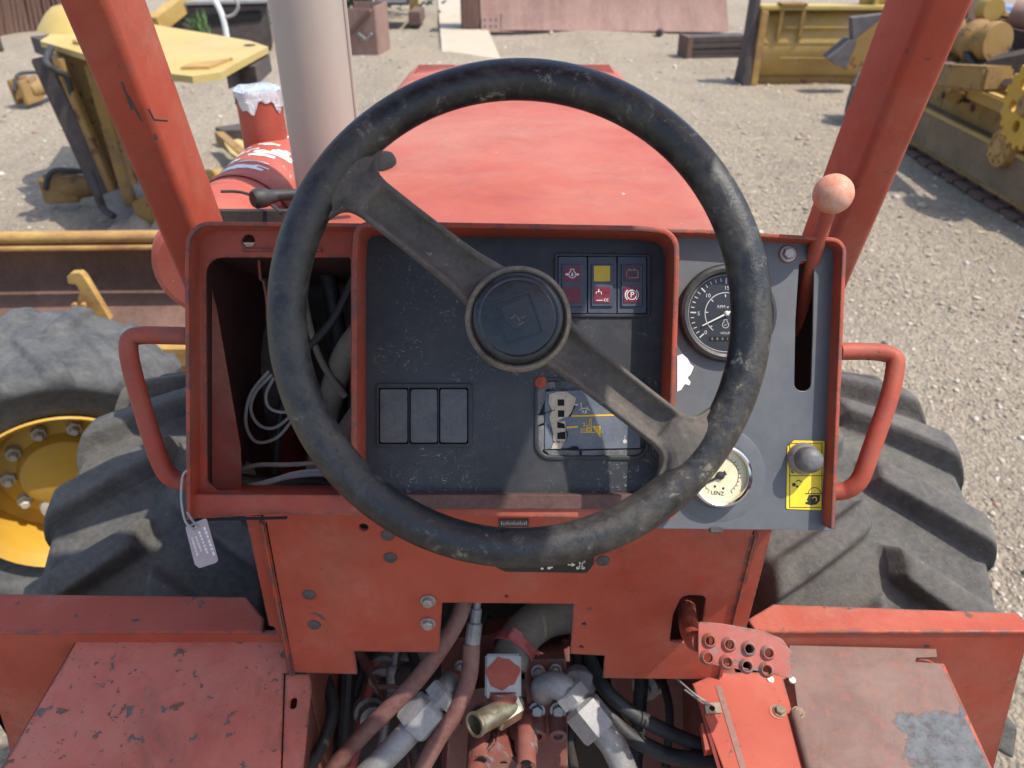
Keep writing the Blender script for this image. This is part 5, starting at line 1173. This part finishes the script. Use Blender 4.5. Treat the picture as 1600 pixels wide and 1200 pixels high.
def leaves(name, c, n, rx, ry, h, ls, mat, label, cat, seed, up=.8, lw=.16):
    g = random.Random(seed); mb = MB()
    for i in range(n):
        b = Vector((c.x + g.gauss(0, rx), c.y + g.gauss(0, ry), g.random() ** .7 * h)); d = Vector((g.gauss(0, 1), g.gauss(0, 1), up + g.random())).normalized(); s_ = d.orthogonal().normalized() * ls * lw; L_ = ls * g.uniform(.5, 1.2)
        bend = Vector((g.gauss(0, .2), g.gauss(0, .2), -.15)) * L_
        mb.add([b - s_, b + s_, b + d * L_ * .6 + s_ * .8 + bend * .3, b + d * L_ + bend, b + d * L_ * .6 - s_ * .8 + bend * .3], [(0, 1, 2, 3, 4)])
    o = mb.build(name, mat, None, 180); tag(o, label, cat); return o
w1 = leaves('weed', G(322, 92), 90, .05, .05, .45, .22, M['weed'], 'thin green weed growing in front of the grey topped tank', 'weed', 1, 2.2, .05)
w2 = leaves('weed', G(412, 66), 130, .08, .07, .75, .25, M['weed'], 'tall green weed growing just left of the exhaust pipe', 'weed', 2, 2.2, .05)
for w_ in (w1, w2): w_['group'] = 'weeds among the scrap'
leaves('shrub', G(566, 22), 1500, .55, .35, 1.0, .17, M['shrub'], 'dark leafy shrub beyond the rusty box right of the exhaust', 'shrub', 3, .2)
leaves('shrub', G(505, 18), 700, .4, .3, .9, .17, M['shrub'], 'dark shrub mostly hidden behind the exhaust pipe', 'shrub', 4, .2)

# rusty box and post right of the exhaust
p = G(570, 88)
RB = empty('rusty_box', p, 'rusty brown open steel box with a pale bracket, right of the exhaust', 'steel box')
RZ = Matrix.Translation(p) @ Matrix.Rotation(rad(-6), 4, 'Z')
MB().box((-.30, 0, .0), (.19, .03, .60), RZ, .006).box((.16, .03, .0), (.19, .7, .62), RZ, .006).box((-.30, .7, .0), (.19, .73, .62), RZ, .006).build('body', M['rust_pale'], RB)
MB().beam(RZ @ Vector((-.28, -.02, .22)), RZ @ Vector((.14, -.02, .58)), .05, .04).build('brace', M['rust'], RB)
MB().beam(RZ @ Vector((-.05, -.05, .30)), RZ @ Vector((.05, -.05, .22)), .04, .03).beam(RZ @ Vector((.05, -.05, .22)), RZ @ Vector((.14, -.05, .30)), .04, .03).build('bracket', M['zinc'], RB)
p = G(598, 72)
YP = MB().lathe([(.10, 0), (.10, .38), (.085, .42)], Matrix.Translation(p), 20).build('yellow_canister', M['yellow']); tag(YP, 'stubby yellow canister standing beside the rusty box', 'canister')
MB().lathe([(.085, .41), (.095, .44), (.08, .50), (0, .52)], Matrix.Translation(p), 20).build('cap', M['yellow_top'], YP)
p = G(618, 40)
SKD = empty('engine_skid', p, 'dark steel skid with an open front beyond the yellow canister', 'skid')
MB().box((-.30, 0, .32), (.26, .8, 1.3), Matrix.Translation(p), .02).build('housing', M['steel_dark'], SKD)
MB().box((-.32, -.04, 0), (-.24, .8, .32), Matrix.Translation(p)).build('runner', M['rust'], SKD)
MB().box((.24, -.04, 0), (.44, .8, .22), Matrix.Translation(p), .02).build('runner', M['rust'], SKD)
MB().box((-.28, -.03, .36), (.22, -.005, .60), Matrix.Translation(p)).build('panel', M['steel_grey'], SKD)
p = G(648, 21); o = MB().box((-.09, -.06, 0), (.09, .06, .9), Matrix.Translation(p), .02).build('yellow_post', M['yellow']); tag(o, 'short yellow post by the dark skid', 'post')

# ---------------- big rusty dozer blade straight ahead
pl_, pr_ = G(752, 50), G(1140, 54)
DB = empty('dozer_blade', (pl_ + pr_) / 2, 'wide pale brown rusted dozer blade lying straight ahead of the bonnet', 'blade')
n = 12; vs = []; fs = []
for k in range(n):
    t = k / (n - 1); yy = .04 + .62 * math.sin(math.pi * .58 * t); zz = .03 + 1.15 * t ** 1.15
    vs += [(pl_.x, pl_.y + yy, zz), (pr_.x, pr_.y + yy, zz), (pl_.x, pl_.y + yy + .05, zz), (pr_.x, pr_.y + yy + .05, zz)]
for k in range(n - 1):
    a, b = 4 * k, 4 * k + 4; fs += [(a, a + 1, b + 1, b), (a + 2, b + 2, b + 3, a + 3), (a, b, b + 2, a + 2), (a + 1, a + 3, b + 3, b + 1)]
fs += [(0, 2, 3, 1), (4 * n - 4, 4 * n - 3, 4 * n - 1, 4 * n - 2)]
MB().add(vs, fs).build('blade_face', M['rust_pale'], DB, 60)
W_ = pr_.x - pl_.x
for k in range(4):
    xa = pl_.x + W_ * (0, .08, .5, .93)[k]; xb = pl_.x + W_ * (.08, .5, .93, 1)[k]
    MB().prism([(xa + .006, pl_.y, .0), (xa + .006, pl_.y + .05, .0), (xa + .006, pl_.y + .27, .27), (xa + .006, pl_.y + .20, .27)], (xb - xa - .012, 0, 0)).build('cutting_edge', M['rust_pale'], DB)
m = MB()
for k in range(6):
    xx = pl_.x + W_ * (.94 + .045 * (k % 3) / 2); m.lathe([(.02, .003), (.02, -.004)], axis_frame((xx, pl_.y + .055 + .067 * (k // 3), .08 + .09 * (k // 3)), (0, -.8, .6)), 12)
    xx = pl_.x + W_ * (.015 + .045 * (k % 3) / 2); m.lathe([(0, .003), (.02, .003), (.02, -.004)], axis_frame((xx, pl_.y + .055 + .067 * (k // 3), .08 + .09 * (k // 3)), (0, -.8, .6)), 12)
m.build('bolt', M['steel_dark'], DB)
MB().box((pl_.x - .34, pl_.y + .10, .02), (pl_.x - .02, pl_.y + .7, 1.1), None, .03).build('end_plate', M['rust'], DB)
p = G(748, 26); o = MB().beam(G(738, 14, .05), G(756, 34, .05), .12, .08).build('timber', M['straw']); tag(o, 'pale timber offcut at the left end of the rusty blade', 'timber')
p = G(1100, 94)
o = empty('steel_block', p, 'dark brown stacked steel block on the gravel between the two blades', 'steel block')
RZ = Matrix.Translation(p) @ Matrix.Rotation(rad(10), 4, 'Z')
for k in range(4): MB().box((-.26, .0 + .01 * (k % 2), .004 + .072 * k), (.62, .32, .07 + .072 * k), RZ, .006).build('bar', M['steel_dark'], o)
MB().box((-.27, -.02, .0), (-.19, .33, .295), RZ, .006).build('end_clamp', M['rust'], o)
for i, (x, y) in enumerate(((897, 49), (1030, 56))):
    q = G(x, y); o = MB().box((-.12, -.05, 0), (.12, .05, .10), Matrix.Translation(q) @ Matrix.Rotation(.3 + i, 4, 'Z'), .02).build('wood_block', M['steel_dark']); tag(o, ('small dark block under the middle of the rusty blade', 'small flat dark block under the right part of the rusty blade')[i], 'block', 'blocks under the rusty blade')

# ---------------- yellow dozer blade, rear side towards us
q0, q1 = G(1168, 134), G(1440, 140)
YB = empty('dozer_blade', (q0 + q1) / 2, 'yellow dozer blade seen from behind with ribs and a raised bracket, left of the crawler', 'blade')
Yb = q0.y; zt = .80; xa, xb = q0.x, q1.x + .5
n = 10; vs = []; fs = []
for k in range(n):
    t = k / (n - 1); yy = Yb + .10 - .16 * math.sin(math.pi * t); zz = .02 + (zt - .02) * t
    vs += [(xa, yy, zz), (xb, yy, zz), (xa, yy + .10, zz), (xb, yy + .10, zz)]
for k in range(n - 1):
    a, b = 4 * k, 4 * k + 4; fs += [(a, a + 1, b + 1, b), (a + 2, b + 2, b + 3, a + 3), (a, b, b + 2, a + 2), (a + 1, a + 3, b + 3, b + 1)]
fs += [(0, 2, 3, 1), (4 * n - 4, 4 * n - 3, 4 * n - 1, 4 * n - 2)]
MB().add(vs, fs).build('blade_back', M['yellow'], YB, 60)
plate('end_plate', [(Yb - .12, 0), (Yb + .30, 0), (Yb + .16, .45), (Yb + .14, .92), (Yb - .04, .92), (Yb - .06, .45)], [], .09, frame(Vector((xa - .005, 0, 0)), Vector((0, 1, 0)), Vector((0, 0, 1)), Vector((1, 0, 0))), M['steel_dark'], YB, .01)
MB().box((xa + .005, Yb - .09, .02), (xa + .09, Yb - .02, .80), None, .01).build('edge_bar', M['orange_rust'], YB)
m = MB().box((xa, Yb - .06, zt), (xb, Yb + .22, zt + .045), None, .012).build('top_flange', M['yellow_top'], YB)
for k, z in enumerate((.30, .46, .62)):
    MB().box((xa + .3 if k != 1 else xa + .1, Yb - .062, z), (xb, Yb - .035, z + .016), None, .004).build('seam_bar', M['yellow'], YB)
MB().box((xa, Yb + .02, .0), (xb, Yb + .11, .10), None, .01).build('lower_edge', M['yellow_rust'], YB)
# recessed window at the upper left
MB().box((xa + .22, Yb - .075, .50), (xa + .26, Yb - .04, .80)).box((xa + .46, Yb - .075, .50), (xa + .50, Yb - .04, .80)).box((xa + .22, Yb - .09, zt + .046), (xa + .50, Yb + .10, zt + .075)).build('lug_frame', M['yellow_rust'], YB)
# spill guard
MB().box((xa + 1.15, Yb + .10, zt + .046), (xb, Yb + .14, zt + .60)).build('spill_guard', M['yellow'], YB)
for k in range(6): MB().box((xa + 1.28 + .34 * k, Yb + .02, zt + .046), (xa + 1.31 + .34 * k, Yb + .10, zt + .55)).build('guard_rib', M['yellow_top'], YB)
# raised boss shaped like a C and two pads
c0 = (xa + 1.34, .40)
bo = [(c0[0] + x, c0[1] + z) for x, z in ((.0, .26), (.08, .32), (.60, .32), (.60, .27), (.12, .27), (.05, .2), (.05, .0), (.0, -.12), (-.08, -.16), (-.18, -.12), (-.2, .0), (-.12, .08))]
plate('raised_boss', fillet(bo, .03, 4), [], .05, vplane(Yb - .06), M['yellow'], YB, .012, .0)
MB().box((c0[0] + .10, Yb - .13, c0[1] + .12), (c0[0] + .60, Yb - .05, c0[1] + .18), None, .02).box((c0[0] + .05, Yb - .11, c0[1] - .06), (c0[0] + .36, Yb - .05, c0[1] - .01), None, .015).build('boss_pad', M['yellow_top'], YB)
YB2 = empty('ripper_shank', G(1335, 128), 'grey and yellow ripper shank leaning against the yellow blade beside the red post', 'ripper shank')
yr = Yb - .55; M['worn_grey'] = worn('worn purplish steel', (.075, .064, .062), (.155, .135, .130), 7, .75, (.22, .13, .08), .3, bump=.3, bd=.004, spsc=30)
MB().prism([tuple(at(x, y, yr)) for x, y in ((1332, 28), (1384, 22), (1372, 40), (1352, 75), (1334, 68))], (0, .12, 0)).build('shank', M['worn_grey'], YB2)
MB().prism([tuple(at(x, y, yr - .03)) for x, y in ((1295, 92), (1330, 62), (1340, 64), (1322, 106), (1312, 104))], (0, .22, 0)).build('tooth', M['worn_grey'], YB2)
MB().prism([tuple(at(x, y, yr - .02)) for x, y in ((1334, 66), (1368, 38), (1384, 24), (1384, 60), (1340, 112), (1320, 108))], (0, .16, 0)).build('holder', M['yellow_rust'], YB2)

# small tyre just visible behind the right post
p = G(1345, 212)
LT = empty('small_tyre', p, 'small dark tyre standing half hidden behind the right hand red post', 'tyre')
tyre_ = tyre_mesh('tread', .28, .10, .14, 14, .010, 120, 24, .4, .4); finish('tread', tyre_, M['tyre'], LT, Matrix.Translation((p.x + .06, p.y + .2, .27)) @ Matrix.Rotation(rad(-38), 4, 'Z'), 180)

# ---------------- yellow crawler undercarriage at the right
CR_ = empty('crawler', (3.7, 6.0, 0), 'yellow crawler undercarriage with exposed sprocket, parked on the gravel to the right', 'crawler')
xc = 3.28
def cx(y, z, dx=0): return (xc + dx, y, z)
ya, yb = 3.3, 7.6
m = MB().box((xc, ya, .13), (xc + .07, yb, .42), None, .015).box((xc, ya, .40), (xc + .45, yb, .425), None, .008); m.build('lower_channel', worn('brown channel', (.12, .075, .045), (.24, .165, .09), 4, .8, (.40, .28, .10), .2, spsc=25), CR_)
MB().box((xc + .10, ya, .425), (xc + .16, yb, .62), None, .01).build('track_frame', M['yellow_rust'], CR_)
MB().box((xc + .02, ya + 1.2, .60), (xc + .09, yb, .69), None, .012).build('upper_channel', M['yellow'], CR_)
MB().prism([(xc + .05, ya, .43), (xc + .05, 4.6, .43), (xc + .05, 5.6, .62), (xc + .05, 5.2, .74), (xc + .05, 4.2, .60), (xc + .05, ya, .50)], (.25, 0, 0)).build('guard_plate', M['yellow_rust'], CR_)
MB().prism([(xc + .12, 4.7, .66), (xc + .12, 7.4, .66), (xc + .60, 7.4, .74), (xc + .60, 4.7, .74)], (0, 0, .05)).build('deck', M['yellow_rust'], CR_)
sh0 = None
for k in range(21):
    if sh0 is None: sh0 = MB().box((xc - .05, -.09, .0), (xc + .55, .09, .035), None, .006).box((xc - .05, -.02, -.05), (xc + .55, .0, .0), None, .004).box((xc + .02, -.085, .035), (xc + .12, .085, .14), None, .02).build('track_shoe', M['rust'], CR_); o = sh0
    else: o = link(bpy.data.objects.new('track_shoe', sh0.data), CR_)
    o.matrix_basis = Matrix.Translation((0, ya + .1 + .205 * k, .055))
# round flange, sprocket
fc = at(1535, 231, 5.15); fc.x = xc - .02
m = MB().lathe([(0, .05), (.05, .05), (.06, .035), (.12, .03), (.125, .0), (.125, -.06)], axis_frame(fc, (-1, 0, 0)), 26)
for k in range(9): a = k * .698; hexhead(m, fc + Vector((-.03, .092 * math.cos(a), .092 * math.sin(a))), (-1, 0, 0), .014, .018, False)
m.build('hub_flange', M['orange_rust'], CR_)
scn = Vector((xc - .06, 4.95, .745)); ol = []
for k in range(21):
    for f, r in ((0, .245), (.25, .27), (.5, .27), (.75, .245)): a = 2 * math.pi * (k + f) / 21; ol.append((r * math.cos(a), r * math.sin(a)))
hs = [circ((.145 * math.cos(k * 1.047), .145 * math.sin(k * 1.047)), .036, 16) for k in range(6)]
SPK = plate('sprocket', ol, hs, .05, axis_frame(scn, (-1, 0, 0)), M['rim_yellow'], CR_, .006, .03)
MB().lathe([(0, .06), (.06, .06), (.08, .03), (.08, -.1)], axis_frame(scn, (-1, 0, 0)), 24).build('sprocket_hub', M['yellow_rust'], SPK)
MB().box((xc - .012, ya, .405), (xc + .02, yb, .432), None, .006).build('channel_lip', M['yellow'], CR_)
MB().box((xc - .012, ya, .13), (xc + .02, yb, .155), None, .006).build('channel_lip', M['yellow_rust'], CR_)
for k in range(9): hexbolt('bolt', Vector((xc + .1, 3.6 + .45 * k, .53)), (-1, 0, 0), .022, .02, M['rust'], CR_)
for k in range(5):
    MB().tube([at(1490 + 22 * k, 40 + 9 * k, 6.9 - .1 * k), at(1505 + 24 * k, 75 + 14 * k, 6.4 - .1 * k), at(1540 + 18 * k, 120 + 10 * k, 6.1 - .1 * k), at(1600 + 10 * k, 128 + 14 * k, 6.0 - .1 * k)], .022, 10, 6).build('hose', M['black'], CR_)
for k in range(7):
    a_ = at(1478 + 17 * k, 112 + (k * 37) % 40, 5.9); MB().box((-.05, -.05, -.05), (.06, .05, .06), Matrix.Translation(a_) @ Matrix.Rotation(k * .7, 4, 'Z') @ Matrix.Rotation(k * .4, 4, 'X'), .012).build('casting', (M['rust'], M['yellow_rust'], M['steel_dark'])[k % 3], CR_)
# recoil spring, pipes and frame clutter above the track
rc = [at(1492, 62, 6.6), at(1560, 66, 6.2)]
m = MB(); rr_ = [.15, .17, .17, .13, .13, .17, .17, .13, .13, .16, .16, .15]; a_, b_ = rc; L_ = (b_ - a_).length
m.lathe([(0, 0)] + [(r * .9, L_ * i / 11) for i, r in enumerate(rr_)] + [(0, L_)], axis_frame(a_, b_ - a_), 26); m.build('recoil_cylinder', M['yellow_rust'], CR_)
MB().beam(at(1510, 95, 6.5), at(1545, 130, 6.3), .24, .20, ch=.02).beam(at(1500, 80, 6.9), at(1600, 150, 6.6), .2, .3, ch=.02).build('pivot_block', M['rust'], CR_)
MB().beam(at(1470, 118, 6.0), at(1560, 124, 5.3), .20, .16, ch=.02).build('bracket', M['yellow_rust'], CR_)
MB().beam(at(1500, 138, 5.8), at(1590, 128, 5.2), .07, .05, ch=.01).build('rod', M['rust_pale'], CR_)
MB().prism([tuple(at(x, y, 7.0)) for x, y in ((1480, 5), (1620, 40), (1700, 180), (1560, 170), (1540, 90), (1480, 60))], (0, .5, 0)).build('main_frame', M['steel_dark'], CR_)
MB().prism([tuple(at(x, y, 5.9)) for x, y in ((1540, 96), (1620, 80), (1700, 190), (1560, 190))], (.3, .35, 0)).build('final_drive', M['grime'], CR_)
MB().tube([at(1548, 14, 6.6), at(1582, 20, 6.5)], .06, 18, 0).build('ram_rod', M['chrome'], CR_)
MB().tube([at(1580, 19, 6.5), at(1700, 46, 6.2)], .10, 18, 0).build('ram_barrel', M['rust_pale'], CR_)
MB().beam(at(1520, 0, 6.8), at(1512, 66, 6.7), .12, .12).build('upright', M['rust'], CR_)
MB().lathe([(0, .1), (.08, .1), (.10, .05), (.10, 0)], axis_frame(at(1543, 12, 6.55), (0, -1, 0)), 16).build('ram_eye', M['yellow'], CR_)
MB().box((xc + .75, 3.2, .3), (xc + 1.6, 7.4, 1.0), None, .05).build('belly_pan', M['steel_dark'], CR_)

# dry straw and leaf litter scattered on the gravel
g = random.Random(11); mb = MB()
for i in range(700):
    r = 3.5 + 9 * g.random(); a = g.uniform(-.15, .42) if g.random() < .7 else g.uniform(-.6, .6); x, y = r * math.sin(a), r * math.cos(a); z = gz(x, y) + .012
    t = g.uniform(0, 3.14); L_ = g.uniform(.03, .12); w = .0035
    d = Vector((math.cos(t), math.sin(t), g.uniform(-.05, .1))) * L_; s_ = Vector((-math.sin(t), math.cos(t), 0)) * w
    b = Vector((x, y, z)); mb.add([b - s_, b + s_, b + d + s_, b + d - s_, b + d * .5 + Vector((0, 0, w * 2))], [(0, 1, 4), (1, 2, 4), (2, 3, 4), (3, 0, 4)])
tag(mb.build('straw_litter', M['straw'], None, 180), 'dry straw scattered across the sunny gravel', 'straw', None, 'stuff')
